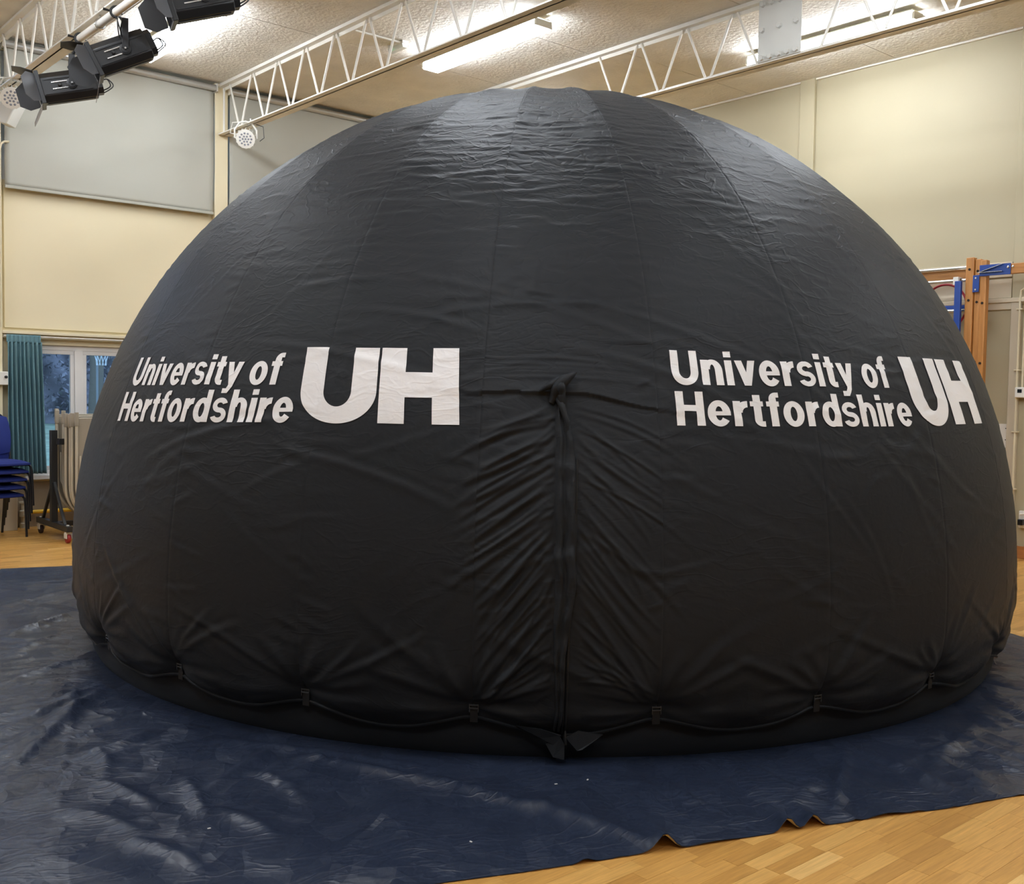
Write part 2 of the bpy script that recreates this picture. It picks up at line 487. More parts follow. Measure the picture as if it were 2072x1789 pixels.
# right wall with pier, picture rail and framed cupboard
wr = MB().bb((UR, VN, -.1), (UR + .25, VL + .25, ZC + .03))
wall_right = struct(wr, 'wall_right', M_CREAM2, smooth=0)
def yz(px, py): return on(px, py, x=UR)[1:]
py1, py0 = yz(1624, 170)[0], yz(1654, 160)[0]
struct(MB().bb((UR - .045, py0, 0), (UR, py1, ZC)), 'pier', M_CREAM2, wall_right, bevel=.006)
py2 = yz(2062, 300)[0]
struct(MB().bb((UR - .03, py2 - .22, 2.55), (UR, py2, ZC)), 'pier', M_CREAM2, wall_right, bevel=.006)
struct(MB().bb((UR - .03, VN, ZC - .022), (UR, VL, ZC)), 'trim_3', M_CEIL, bevel=.006)
zp = yz(2020, 610)[1]
# beige plywood lining of the lower wall
for k, (a, b, c, d) in enumerate([(py2 + .01, 7.0, zp + .03, zp + .22), (py2 + .01, 7.0, zp + .24, 2.98), (2.6, py2 - .02, zp + .03, 2.98)]):
    struct(MB().bb((UR - .018, a, c), (UR, b, d)), 'lining_board', M_PANEL, wall_right, bevel=.003)
struct(MB().bb((UR - .05, 2.6, zp - .02), (UR, 7.0, zp + .025)), 'trim_4', M_PANEL, bevel=.005)
d1 = empty('door_1', (UR, 5.1, 0)); d1['kind'] = 'structure'
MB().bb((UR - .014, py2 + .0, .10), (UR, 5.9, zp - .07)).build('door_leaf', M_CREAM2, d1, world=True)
MB().bb((UR - .04, py2 - .10, .10), (UR, py2 - .0, zp - .02)).bb((UR - .04, 5.9, .1), (UR, 6.0, zp - .02)).bb((UR - .035, py2, zp - .09), (UR, 5.9, zp - .02)).build('door_frame', M_PANEL, d1, world=True, bevel=.005)
struct(MB().bb((UR - .022, VN, 0), (UR, VL, .125)), 'baseboard_right', M_OAK, bevel=.004)
# two unseen walls behind the photographer, greyed to keep bounce off the dome
struct(MB().bb((UL - .2, VN - .2, -.1), (UL, VL + .25, ZC + .03)), 'wall_far_left', M_UNSEEN, smooth=0)
struct(MB().bb((UL - .2, VN - .2, -.1), (UR + .25, VN, ZC + .03)), 'wall_behind', M_UNSEEN, smooth=0)

# windows -------------------------------------------------------------
wn = 0
def window(a, b, z0, z1, mull, fr=.055):
    global wn
    wn += 1
    w = empty('window_%d' % wn, ((a + b) / 2, VL + .06, z0)); w['kind'] = 'structure'
    y0, y1 = VL + .03, VL + .09
    f = MB().bb((a, y0, z0), (b, y1, z0 + fr)).bb((a, y0, z1 - fr), (b, y1, z1)).bb((a, y0, z0 + fr), (a + fr, y1, z1 - fr)).bb((b - fr, y0, z0 + fr), (b, y1, z1 - fr))
    f.build('window_frame', M_FRAME, w, world=True, bevel=.004)
    e = [a + fr] + [m for m in mull] + [b - fr]
    for m in mull:
        MB().bb((m - .045, y0 - .012, z0 + fr), (m + .045, y1, z1 - fr)).build('mullion', M_FRAME, w, world=True, bevel=.004)
    for i in range(len(e) - 1):
        l = e[i] + (.045 if i else 0); r = e[i + 1] - (.045 if i < len(e) - 2 else 0)
        s = .045
        c = MB().bb((l, y0 + .005, z0 + fr), (r, y1 - .01, z0 + fr + s)).bb((l, y0 + .005, z1 - fr - s), (r, y1 - .01, z1 - fr)).bb((l, y0 + .005, z0 + fr + s), (l + s, y1 - .01, z1 - fr - s)).bb((r - s, y0 + .005, z0 + fr + s), (r, y1 - .01, z1 - fr - s))
        cs = c.build('casement', M_FRAME, w, world=True, bevel=.003)
        MB().bb((l + s, VL + .055, z0 + fr + s), (r - s, VL + .06, z1 - fr - s)).build('pane', M_GLASS, cs, world=True, smooth=0)
    return w
mu = on(161, 780, y=VL)[0]
for i, (a, b) in enumerate(low):
    ms = [a + (b - a) * .33, a + (b - a) * .67] if i != 2 else [mu, mu + 1.0]
    w = window(a, b, .57, 2.03, ms)
    MB().bb((a - .04, VL - .10, .53), (b + .04, VL + .1, .575)).build('window_sill', M_FRAME, w, world=True, bevel=.006)
for a, b in high: window(a, b, 3.80, 5.18, [(a + b) / 2])

# outside --------------------------------------------------------------
og = MB()
og.grid([[(x, y, -.3 + 1.25 * min(1, (y - 12.6) / 20) + .0 * x) for x in np.linspace(-20, 45, 12)] for y in np.linspace(12.6, 60, 16)])
o = struct(og, 'ground_outside', M_GRASS, smooth=3)
# ------------------------------------------------------------------ floor blocks (parquet)
PW, PL = .064, .27
def tarp_local(x, y):
    return x * TE1[0] + y * TE1[1], x * TE2[0] + y * TE2[1]
TE1 = np.array([.935, -.354]) / np.hypot(.935, .354)
TE2 = np.array([-TE1[1], TE1[0]])
T0, T1, S0, S1 = -1.08, 5.62, 3.14, 9.80       # groundsheet extents
blocks = []
ny = int((VL - VN) / PW)
for r in range(ny):
    y = VN + r * PW
    x = UL - rng.random() * PL
    while x < UR:
        L = PL if rng.random() < .86 else PL * rng.choice([.5, .75])
        a, b = max(x, UL), min(x + L, UR)
        if b - a > .02: blocks.append((a, y, b))
        x += L
B = np.array(blocks)
ctr = np.stack([(B[:, 0] + B[:, 2]) / 2, B[:, 1] + PW / 2, np.zeros(len(B))], 1)
pp, dep = proj(ctr)
e1, e2 = tarp_local(ctr[:, 0], ctr[:, 1])
vis = (dep > .3) & (pp[:, 0] > -20) & (pp[:, 0] < 2092) & (pp[:, 1] > 700) & (pp[:, 1] < 1815)
vis &= ~((e1 > T0 + .05) & (e1 < T1 - .05) & (e2 > S0 + .05) & (e2 < S1 - .05))
order = np.argsort(np.where(vis, dep, 1e9))
near = set(order[:min(300, int(vis.sum()))].tolist())
def block_mesh(L):
    g, t = .00035, .012
    me = bpy.data.meshes.new('plank')
    mb = MB().bb((g, g, -t), (L - g, PW - g, 0))
    me.from_pydata(mb.v, [], mb.f); me.materials.append(M_PLANK)
    return me
bm_cache = {}
for i in near:
    a, y, b = B[i]
    k = round(b - a, 4)
    if k not in bm_cache: bm_cache[k] = block_mesh(k)
    o = bpy.data.objects.new('plank', bm_cache[k]); COL.objects.link(o)
    o.parent = floor; o.location = (a, y, rng.uniform(-.0003, .0003))
rest = [i for i in range(len(B)) if i not in near and not (np.hypot(ctr[i, 0] - 5, ctr[i, 1] - 5.5) < 2.6)]
V = np.zeros((len(rest), 8, 3)); g = .00035
R_ = B[rest]
for k, (sx, sy, sz) in enumerate([(0, 0, 0), (1, 0, 0), (1, 1, 0), (0, 1, 0), (0, 0, 1), (1, 0, 1), (1, 1, 1), (0, 1, 1)]):
    V[:, k, 0] = (R_[:, 2] - g) if sx else (R_[:, 0] + g)
    V[:, k, 1] = R_[:, 1] + (PW - g if sy else g)
    V[:, k, 2] = 0 if sz else -.012
fb = np.array([[4, 5, 6, 7], [0, 1, 5, 4], [1, 2, 6, 5], [2, 3, 7, 6], [3, 0, 4, 7]])
FF = (np.arange(len(rest))[:, None, None] * 8 + fb[None]).reshape(-1, 4)
me = bpy.data.meshes.new('plank_field')
me.from_pydata(V.reshape(-1, 3).tolist(), [], FF.tolist())
at = me.attributes.new('tone', 'FLOAT', 'FACE')
at.data.foreach_set('value', np.repeat(rng.random(len(rest)), 5).astype(np.float32))
me.materials.append(M_PLANKS)
o = bpy.data.objects.new('plank_field', me); COL.objects.link(o); o.parent = floor; o['kind'] = 'stuff'

# ------------------------------------------------------------------ the inflatable dome
DC = np.array([5.006, 5.482, .579]); DR = 3.10; DZ = .982
RAD = math.pi / 180
SEAM0, GORE = 162.5, 15.0
DST = .1
AZ = np.arange(162.5, 297.5 + 1e-6, DST)
LATR = np.arange(-8.0, 90.0 + 1e-6, DST)
D = np.zeros((len(LATR), len(AZ)))
LG, AG = np.meshgrid(LATR, AZ, indexing='ij')
def sst(a, b, x):
    t = np.clip((x - a) / (b - a), 0, 1)
    return t * t * (3 - 2 * t)
def crease(a0, l0, a1, l1, w, h, bend=0.0, valley=.5, side=1):
    am, lm = (a0 + a1) / 2, (l0 + l1) / 2
    cl = max(.15, math.cos(lm * RAD))
    kx, ky = RAD * DR * cl, RAD * DR
    dx, dy = (a1 - a0) * kx, (l1 - l0) * ky
    L = math.hypot(dx, dy)
    if L < 1e-4: return
    ux, uy = dx / L, dy / L
    ra = (abs(dx) / 2 + 4 * w + abs(bend)) / kx; rl = (abs(dy) / 2 + 4 * w + abs(bend)) / ky
    i0, i1 = np.searchsorted(LATR, [lm - rl, lm + rl]); j0, j1 = np.searchsorted(AZ, [am - ra, am + ra])
    if i0 >= i1 or j0 >= j1: return
    X = (AG[i0:i1, j0:j1] - am) * kx; Y = (LG[i0:i1, j0:j1] - lm) * ky
    s = (X * ux + Y * uy) / (L / 2)
    p = (-X * uy + Y * ux) + bend * (s * s - 1)
    tp = np.where(np.abs(s) < 1, np.cos(np.clip(s, -1, 1) * math.pi / 2) ** .7, 0)
    D[i0:i1, j0:j1] += h * tp * (np.exp(-np.abs(p / w) ** 1.5) - valley * np.exp(-((p - side * 1.7 * w) / w) ** 2))
U_ = rng.uniform
# horizontal crinkles of the crown
for _ in range(620):
    l = U_(27, 73); a = rng.normal(224, 21); ln = U_(.10, .55)
    k = ln / (RAD * DR * math.cos(l * RAD))
    t = rng.normal(0, .13)
    f = math.exp(-((l - 48) / 16) ** 2) * .85 + .15
    crease(a - k / 2, l - ln * t * 9, a + k / 2, l + ln * t * 9, U_(.011, .022), U_(.0012, .0046) * f, U_(-.03, .03))
# puckers along the seams
for sm in np.arange(162.5, 298, 15):
    for _ in range(46):
        l = U_(-3, 66); ln = U_(.06, .26); k = ln / (RAD * DR * math.cos(l * RAD)); sd = rng.choice([-1, 1])
        crease(sm - sd * .15 * k, l, sm + sd * k, l + U_(-1.4, 1.4), U_(.013, .02), U_(.001, .0036))
# long soft creases over the body
for _ in range(150):
    l = U_(-2, 36); a = U_(168, 294); ln = U_(.25, 1.1); th = rng.normal(-.35, .5) if a > 226 else rng.normal(.3, .5)
    k = RAD * DR
    crease(a - ln / 2 * math.cos(th) / k, l - ln / 2 * math.sin(th) / k, a + ln / 2 * math.cos(th) / k, l + ln / 2 * math.sin(th) / k, U_(.014, .028), U_(.0008, .0028), U_(-.05, .05))
for a0, l0, a1, l1 in [(207, 27, 223, 24.5), (213, 31, 241, 22.5), (222, 30, 252, 21), (214, 26, 238, 27.5), (228, 24, 246, 18), (200, 29, 214, 30), (196, 24, 220, 20), (204, 14, 222, 9), (186, 12, 206, 17)]:
    crease(a0, l0, a1, l1, .02, .005, .05)
# lip above the doorway
lip = 19.45 + .06 * np.sin(AG * .9) - .20 * np.maximum(AG - 231, 0)
win = sst(214, 226.5, AG) * (1 - sst(232, 243, AG))
dd = (LG - lip) * RAD * DR
D += np.where(dd > 0, .013 * np.exp(-dd / .05), -.004 * np.exp(dd / .03)) * win
for l in (20.2, 20.6, 21.0, 21.5, 22.2):
    crease(220 + U_(0, 3), l + U_(-.4, .4), 239 - U_(0, 4), l + U_(-.8, .2), .010, .004, .03)
# drag folds on both sides of the zip
for k in range(56):
    t = k / 55
    la = 18.6 - 23 * t; lb = la - (2.2 + 8.5 * t ** .8)
    lb = max(lb, -6.2 + .5 * U_(0, 1)) if t > .45 else lb
    ab = 222.6 + U_(-.4, 1.2) if t > .4 else 221.5 + U_(-1.5, 1)
    crease(228.7, la, ab, lb + U_(-.4, .4), U_(.007, .014), U_(.004, .0095) * (1.0 if t < .8 else .8), U_(-.04, .02))
for k in range(40):
    t = k / 39
    la = 18.4 - 23 * t; lb = la - (4.0 + 7.0 * t ** .7)
    lb = max(lb, -6.2 + .5 * U_(0, 1)) if t > .5 else lb
    ab = 237.4 + U_(-1.0, .4) if t > .5 else 238 + U_(-3, 3)
    crease(230.4, la, ab, lb + U_(-.5, .5), U_(.006, .012), U_(.0025, .0065), U_(-.02, .04), side=-1)
for _ in range(70):
    l = U_(-5, 18); crease(228.75, l, 228.75 - U_(.5, 1.6), l - U_(.3, 1.2), .008, U_(.001, .003))
# folds radiating from the strap buckles
for sm in np.arange(162.5, 298, 15):
    for th, ln in [(150, .75), (165, .45), (25, .6), (12, .4), (140, .35), (48, .45), (125, .3), (65, .3)]:
        th = (th + U_(-9, 9)) * RAD; ln *= U_(.7, 1.2); k = RAD * DR
        crease(sm, -6.1, sm + ln * math.cos(th) / k, -6.1 + ln * math.sin(th) / k, U_(.016, .03), U_(.004, .010), U_(-.03, .03))
    for th in (180, 0, 192, -12):
        crease(sm, -6.6, sm + .34 * math.cos(th * RAD) / (RAD * DR), -6.8 + .34 * math.sin(th * RAD) / (RAD * DR), .022, U_(.006, .012), U_(-.02, .02))
D[LATR > 86] *= 0
def gore_flat(az):
    d = ((az - SEAM0) % GORE) - GORE / 2
    return 1 - (1 - math.cos(GORE / 2 * RAD) / np.cos(d * RAD))
def low_shape(az, lat):
    s = np.abs((((az - SEAM0) + GORE / 2) % GORE) - GORE / 2)     # degrees from the nearest seam
    t = np.clip((-3.2 - lat) / 5, 0, 1.3)
    r = -.045 * t ** 2
    r = r - .036 * np.exp(-(s / 1.5) ** 2) * np.exp(-((lat + 6.6) / 1.5) ** 2)
    r = r - .0022 * (s < .08)
    r = r + .016 * np.exp(-((lat + 7.2) / 1.0) ** 2) * sst(1.5, 5, s)
    return r
def hem_lat(az):
    return -7.55 - 1.35 * np.sin((az - SEAM0) / GORE * math.pi) ** 2
def sample_D(az, lat):
    az = np.asarray(az, float); lat = np.asarray(lat, float)
    fi = np.clip((lat - LATR[0]) / DST, 0, len(LATR) - 1.001); fj = np.clip((az - AZ[0]) / DST, 0, len(AZ) - 1.001)
    i = fi.astype(int); j = fj.astype(int); u = fi - i; v = fj - j
    d = D[i, j] * (1 - u) * (1 - v) + D[i + 1, j] * u * (1 - v) + D[i, j + 1] * (1 - u) * v + D[i + 1, j + 1] * u * v
    return np.where((az < 162.5) | (az > 297.5), 0, d)
def surf(az, lat, off=0.0):
    az = np.asarray(az, float); lat = np.asarray(lat, float)
    g = gore_flat(az)
    g = 1 - (1 - g) * (.24 * sst(-6, 2, lat) + .36 * sst(36, 62, lat))
    r = DR * g + sample_D(az, lat) + low_shape(az, lat) + off
    c = np.cos(lat * RAD)
    return np.stack([DC[0] + r * c * np.cos(az * RAD), DC[1] + r * c * np.sin(az * RAD), DC[2] + DZ * r * np.sin(lat * RAD)], -1)
def set_uv(me, uvs):
    l = me.uv_layers.new(name='metres')
    idx = np.zeros(len(me.loops), int); me.loops.foreach_get('vertex_index', idx)
    l.data.foreach_set('uv', np.asarray(uvs, np.float32)[idx].reshape(-1))
def fab_uv(az, lat): return np.stack([az * RAD * 2.7, lat * RAD * DR], -1).reshape(-1, 2)
def surf_grid(name, A, L, mat, parent, off=0.0, smooth=3, flip=False):
    P = surf(A, L, off)
    mb = MB(); mb.grid(P - rootloc(parent), flip)
    me = bpy.data.meshes.new(name)
    me.from_pydata(mb.v, [], mb.f)
    set_uv(me, fab_uv(A, L))
    return link(name, me, mat, parent, smooth)

dome = thing('inflatable_dome', 'large black inflatable planetarium dome with white university lettering, standing on navy groundsheet', 'inflatable dome', (DC[0], DC[1], 0))
for k in range(24):
    a0 = SEAM0 + GORE * k
    fine = k < 9
    door = k == 4           # the gore with the doorway carries the sharpest folds
    cols = np.linspace(a0, a0 + GORE, 136 if door else 76 if fine else 13)
    rows = np.arange(-8, 90, .11) if door else np.arange(-8, 90, .2) if fine else np.linspace(-8, 90, 60)
    rows = rows[rows < 89.4]
    L, A = np.meshgrid(rows, cols, indexing='ij')
    hb = hem_lat(A)
    L = np.where(L < -4, -4 + (L + 4) / (-4.0) * (hb + 4), L)
    surf_grid('fabric_panel', A, L, M_DOME, dome)
cap = MB().lathe([(.001, .012), (.05, .010), (.09, .002), (.10, -.008)], 24, (0, 0, DC[2] + DZ * DR))
cap.build('crown_patch', M_DOME, dome)
# hem piping
az = np.arange(162.5, 522.5, .75)
P = surf(az, hem_lat(az), .004)
MB().tube([p - rootloc(dome) for p in P], .007, 5, closed=True).build('hem', M_DOME, dome)
MB().lathe([(2.80, .0), (2.97, .002), (2.99, .04), (2.995, .10), (2.98, .2), (2.94, .3), (2.8, .3)], 144).build('base_ring', M_DOME, dome)
for k in range(24):
    a = SEAM0 + GORE * k
    c = surf(a, -6.9, .006) - rootloc(dome)
    e = np.array([-math.sin(a * RAD), math.cos(a * RAD), 0]); n = np.array([math.cos(a * RAD), math.sin(a * RAD), 0]); Rm = np.array([e, n, (0, 0, 1)]).T
    st = MB().box(c + (0, 0, -.012), (.034, .006, .085), Rm).build('strap', M_BLACKTAPE, dome)
    b = MB()
    for dz in (.022, .008): b.box(c + n * .008 + np.array((0, 0, dz)), (.042, .008, .007), Rm)
    for s in (-1, 1): b.box(c + n * .007 + e * .019 * s + np.array((0, 0, .008)), (.005, .008, .036), Rm)
    b.build('buckle', M_BUCKLE, st, bevel=.001)

# zip flap of the doorway
nt_, nw = 190, 12
tt = np.linspace(0, 1, nt_)
latz = 19.0 - 27.3 * tt
def smooth_noise(n, step, amp, cols=1):
    m = int(n / step) + 3
    r = rng.normal(0, 1, (m, cols))
    x = np.linspace(0, m - 1.001, n); i = x.astype(int); f = (x - i)[:, None]; f = f * f * (3 - 2 * f)
    return (r[i] * (1 - f) + r[i + 1] * f) * amp
wid = np.interp(latz, [-9, -3, 0, 4, 14, 17, 19], [.55, .8, 1.25, 1.75, 1.75, 1.3, .35])
cen = np.interp(latz, [-9, -2, 3, 14, 19], [229.45, 229.35, 229.6, 229.6, 229.1]) + smooth_noise(nt_, 14, .07)[:, 0]
J = np.linspace(-.5, .5, nw)
A = cen[:, None] + J[None] * wid[:, None]
L = np.repeat(latz[:, None], nw, 1)
prof = np.array([-.002, .008, .016, .019, .014, .007, .012, .020, .024, .026, .024, -.004])
off = prof[None] * np.interp(latz, [-9, 0, 3, 19], [.9, 1.1, 1.5, .9])[:, None] + smooth_noise(nt_, 9, .005, nw) * (np.abs(J) < .45)
surf_grid('zip_flap', A, L, M_DOME, dome, off=off)
lz = np.linspace(14, -8.6, 60); za = np.interp(lz, [-9, 0, 4, 14], [229.95, 230.0, 230.35, 230.55])
MB().tube(list(surf(za, lz, .006) - rootloc(dome)), .006, 6).build('zip', M_BLACKTAPE, dome)
lz = np.linspace(2, -8.6, 40)
MB().tube(list(surf(np.full(40, 229.72), lz, .010) - rootloc(dome)), .005, 6).build('zip_cord', M_BLACKTAPE, dome)
# twisted knot at the head of the zip
for pts, rr, nm in [([(228.4, 18.6, .01), (228.9, 19.6, .03), (229.4, 20.2, .045), (230.1, 20.7, .05), (230.5, 21.1, .03)], [.012, .028, .026, .014, .003], 'knot_fold'),
                    ([(229.5, 17.6, .01), (229.25, 18.7, .03), (229.2, 19.7, .05), (229.5, 20.3, .05)], [.008, .018, .020, .004], 'knot_fold'),
                    ([(227.4, 19.5, .008), (228.3, 19.9, .03), (229.2, 20.5, .035), (229.9, 21.0, .02)], [.006, .018, .016, .003], 'knot_fold'),
                    ([(228.9, 19.2, .02), (229.3, 18.2, .03), (229.75, 16.9, .026), (229.9, 15.4, .012)], [.016, .016, .012, .004], 'knot_fold')]:
    pt = np.array(pts); t = np.linspace(0, len(pt) - 1, 18)
    q = np.stack([np.interp(t, range(len(pt)), pt[:, i]) for i in range(3)], 1)
    r = np.interp(t, range(len(pt)), rr)
    P = surf(q[:, 0], q[:, 1], q[:, 2]) - rootloc(dome)
    MB().tube(list(P), list(r), 7).build(nm, M_DOME, dome, smooth=1.2)
# loose tails of cloth and zip pull at the hem
def tail(poly, seed):
    r = np.random.default_rng(seed); V = []
    for a, l, o_ in poly: V.append(surf(a, l, o_) - rootloc(dome))
    mb = MB(); n = len(V)
    V2 = [v * 1 + np.array((.006, .006, 0)) for v in V]
    mb.add(V + V2, [tuple(range(n)), tuple(range(2 * n - 1, n - 1, -1))] + [(i, (i + 1) % n, n + (i + 1) % n, n + i) for i in range(n)])
    return mb.build('cloth_tail', M_DOME, dome, smooth=0)
tail([(226.0, -7.9, .010), (228.0, -8.7, .05), (229.2, -9.3, .075), (229.6, -8.4, .05), (228.0, -7.9, .03)], 1)
tail([(228.4, -9.2, .06), (229.0, -10.1, .10), (229.9, -10.3, .10), (229.9, -9.2, .07), (229.5, -8.5, .05)], 2)
tail([(230.0, -8.6, .05), (230.9, -9.6, .09), (231.3, -9.5, .09), (233.0, -8.5, .03), (231.0, -8.1, .03)], 3)
p = surf(229.95, -8.7, .045) - rootloc(dome)
MB().tube([p + (0, 0, .03), p, p + (.002, -.004, -.03)], [.004, .009, .007], 8).build('zip_pull', M_BLACKTAPE, dome)

# lettering ---------------------------------------------------------------
XH, WS, HS = .74, .212, .178
def gbar(x0, y0, x1, y1): return ('q', (x0, y0), (x1, y0), (x1, y1), (x0, y1))
def gq(a, b, c, d): return ('q', a, b, c, d)
def garc(cx, cy, rx, ry, a0, a1, wx, wy): return ('a', cx, cy, rx, ry, a0, a1, wx, wy)
def ring(cx=.31, w=WS): return garc(cx, XH / 2, .31, XH / 2 + .015, 0, 360, w, HS * .95)
sy_t = (XH * 1.5 - .075 + .01) / 2; sr = XH + .01 - sy_t
sy_b = (XH * .5 + .075 - .01) / 2; sb = sy_b + .01
GL = {
 'U': (.74, [gbar(0, .36, WS, 1), gbar(.74 - WS, .36, .74, 1), garc(.37, .37, .37, .39, 180, 360, WS, .19)]),
 'H': (.74, [gbar(0, 0, WS, 1), gbar(.74 - WS, 0, .74, 1), gbar(WS - .01, .42, .75 - WS, .60)]),
 'n': (.60, [gbar(0, 0, WS, XH), gbar(.60 - WS, 0, .60, .44), garc(.32, .43, .28, XH + .015 - .43, 0, 170, WS, .15)]),
 'h': (.60, [gbar(0, 0, WS, 1), gbar(.60 - WS, 0, .60, .44), garc(.32, .43, .28, XH + .015 - .43, 0, 170, WS, .15)]),
 'i': (WS, [gbar(0, 0, WS, XH), gbar(0, .83, WS, 1)]),
 'v': (.60, [gq((.20, 0), (.40, 0), (.21, XH), (0, XH)), gq((.20, 0), (.40, 0), (.60, XH), (.39, XH))]),
 'y': (.60, [gq((.21, .02), (.40, .02), (.21, XH), (0, XH)), gq((.20, -.06), (.38, -.06), (.60, XH), (.39, XH)), gq((.10, -.27), (.24, -.27), (.38, -.06), (.19, -.06)), gbar(.03, -.27, .18, -.12)]),
 'e': (.62, [garc(.31, XH / 2, .31, XH / 2 + .015, 0, 325, WS, HS), gbar(.14, XH / 2 - .06, .62, XH / 2 + .06)]),
 'o': (.62, [ring()]),
 'd': (.62, [ring(.31), gbar(.62 - WS, 0, .62, 1)]),
 'r': (.40, [gbar(0, 0, WS, XH), garc(.40, .40, .36, XH - .40 + .005, 88, 180, WS, .19)]),
 's': (.56, [garc(.28, sy_t, .27, sr, 18, 270, .165, .15), garc(.28, sy_b, .28, sb, 90, -162, .165, .15)]),
 't': (.38, [gbar(.09, .17, .09 + WS, .93), gbar(0, XH - .15, .37, XH), garc(.30, .19, .21, .20, 180, 270, WS, .16), gbar(.29, -.01, .38, .15)]),
 'f': (.38, [gbar(.09, 0, .09 + WS, .80), gbar(0, XH - .15, .37, XH), garc(.30, .79, .21, .22, 90, 180, WS, .15), gbar(.29, .86, .39, 1.01)]),
 'BU': (1.0, [gbar(0, .40, .32, 1), gbar(.68, .40, 1, 1), garc(.5, .41, .5, .43, 180, 360, .32, .22)]),
 'BH': (1.0, [gbar(0, 0, .33, 1), gbar(.67, 0, 1, 1), gbar(.32, .34, .68, .67)]),
}
def patch(p, sx, sy):
    """a grid of glyph points, fine enough to follow the cloth"""
    if p[0] == 'q':
        c = [np.array(q, float) for q in p[1:]]
        m = max(2, int(np.linalg.norm((c[3] - c[0]) * (sx, sy)) / .012) + 2); n = max(2, int(np.linalg.norm((c[1] - c[0]) * (sx, sy)) / .012) + 2)
        u = np.linspace(0, 1, m)[:, None, None]; v = np.linspace(0, 1, n)[None, :, None]
        return (c[0] * (1 - v) + c[1] * v) * (1 - u) + (c[3] * (1 - v) + c[2] * v) * u
    _, cx, cy, rx, ry, a0, a1, wx, wy = p
    m = max(10, int(abs(a1 - a0) * RAD * max(rx * sx, ry * sy) / .010) + 2); n = max(4, int(wx * sx / .012) + 2)
    a = np.linspace(a0, a1, m)[:, None] * RAD; t = np.linspace(0, 1, n)[None]
    return np.stack([cx + (rx - wx * t) * np.cos(a), cy + (ry - wy * t) * np.sin(a)], -1)
def put_glyph(ch, fmap, sx, sy, lab):
    mb = MB(); uv = []
    for p in GL[ch][1]:
        G = patch(p, sx, sy)
        A, L = fmap(G[..., 0], G[..., 1])
        P = surf(A, L, .0035)
        e = np.cross(P[1, 0] - P[0, 0], P[0, 1] - P[0, 0])
        mb.grid(P - rootloc(dome), flip=bool((e @ (P[0, 0] - DC)) < 0))
        uv.append(fab_uv(A, L))
    me = bpy.data.meshes.new('letter'); me.from_pydata(mb.v, [], mb.f); set_uv(me, np.concatenate(uv))
    me.polygons.foreach_set('use_smooth', [True] * len(me.polygons)); me.materials.append(M_PRINT)
    o = bpy.data.objects.new('letter', me); COL.objects.link(o); o.parent = dome
    o['label'] = lab
def put_line(text, a0, a1, b0, b1, cap, gap=.085, where=''):
    """text set from azimuth a0 to a1, baseline latitude b0 to b1, cap height in degrees"""
    x, pos = 0.0, []
    for ch in text:
        if ch == ' ': x += .24; continue
        pos.append((ch, x)); x += GL[ch][0] + gap
    tot = x - gap
    s = (a1 - a0) / tot
    for ch, x0 in pos:
        put_glyph(ch, lambda X, Y, x0=x0: (a0 + (x0 + X) * s, b0 + (b1 - b0) * ((x0 + X) / tot) + Y * cap), s * .0506, cap * .054, 'white printed letter %s' % ch)
def put_logo(aU, aH, lat0, lat1, shear=.6):
    for ch, (p, q) in (('BU', aU), ('BH', aH)):
        put_glyph(ch, lambda X, Y: (p + (q - p) * X + shear * (1 - Y), lat0 + (lat1 - lat0) * Y), (q - p) * .0506, (lat1 - lat0) * .054, 'large white printed letter %s of the emblem' % ch[1])
put_line('University of', 178.5, 202.7, 19.55, 19.85, 3.0)
put_line('Hertfordshire', 178.05, 205.0, 15.75, 16.45, 3.05)
put_logo((205.1, 212.65), (212.9, 220.15), 16.6, 23.35)
put_line('University of', 239.0, 263.2, 20.4, 20.5, 3.08)
put_line('Hertfordshire', 239.1, 265.2, 16.85, 16.85, 2.95)
put_logo((265.8, 272.7), (273.1, 280.6), 16.95, 23.65, .2)

# ------------------------------------------------------------------ groundsheet
h_ = .019
ta = np.arange(T0, T1 + 1e-6, h_); sa = np.arange(S0, S1 + 1e-6, h_)
SG, TG = np.meshgrid(sa, ta, indexing='ij')
Z = np.zeros_like(SG)
def tcrease(p, q, w, h, bend=0.0, taper=.7, valley=.0):
    """fold from p to q, in groundsheet coordinates"""
    p = np.array(p); q = np.array(q)
    m = (p + q) / 2; d = q - p; L = np.hypot(*d)
    if L < 1e-4: return
    u = d / L; ext = 3 * w + abs(bend)
    j0, j1 = np.searchsorted(ta, [min(p[0], q[0]) - ext, max(p[0], q[0]) + ext]); i0, i1 = np.searchsorted(sa, [min(p[1], q[1]) - ext, max(p[1], q[1]) + ext])
    if i0 >= i1 or j0 >= j1: return
    X = TG[i0:i1, j0:j1] - m[0]; Y = SG[i0:i1, j0:j1] - m[1]
    s = (X * u[0] + Y * u[1]) / (L / 2); pr = -X * u[1] + Y * u[0] + bend * (s * s - 1)
    tp = np.where(np.abs(s) < 1, np.cos(np.clip(s, -1, 1) * math.pi / 2) ** taper, 0)
    Z[i0:i1, j0:j1] += h * tp * (np.exp(-np.abs(pr / w) ** 1.35) - valley * np.exp(-((pr - 1.8 * w) / w) ** 2))
def tl(px, py):
    g = on(px, py, z=0.0)
    return tarp_local(g[0], g[1])
for _ in range(900):
    p = np.array([U_(T0, T1), U_(S0, S1)]); th = U_(0, math.pi); ln = U_(.06, .42)
    d = np.array([math.cos(th), math.sin(th)]) * ln
    tcrease(p, p + d, U_(.014, .030), U_(.001, .0045), U_(-.05, .05), valley=.4)
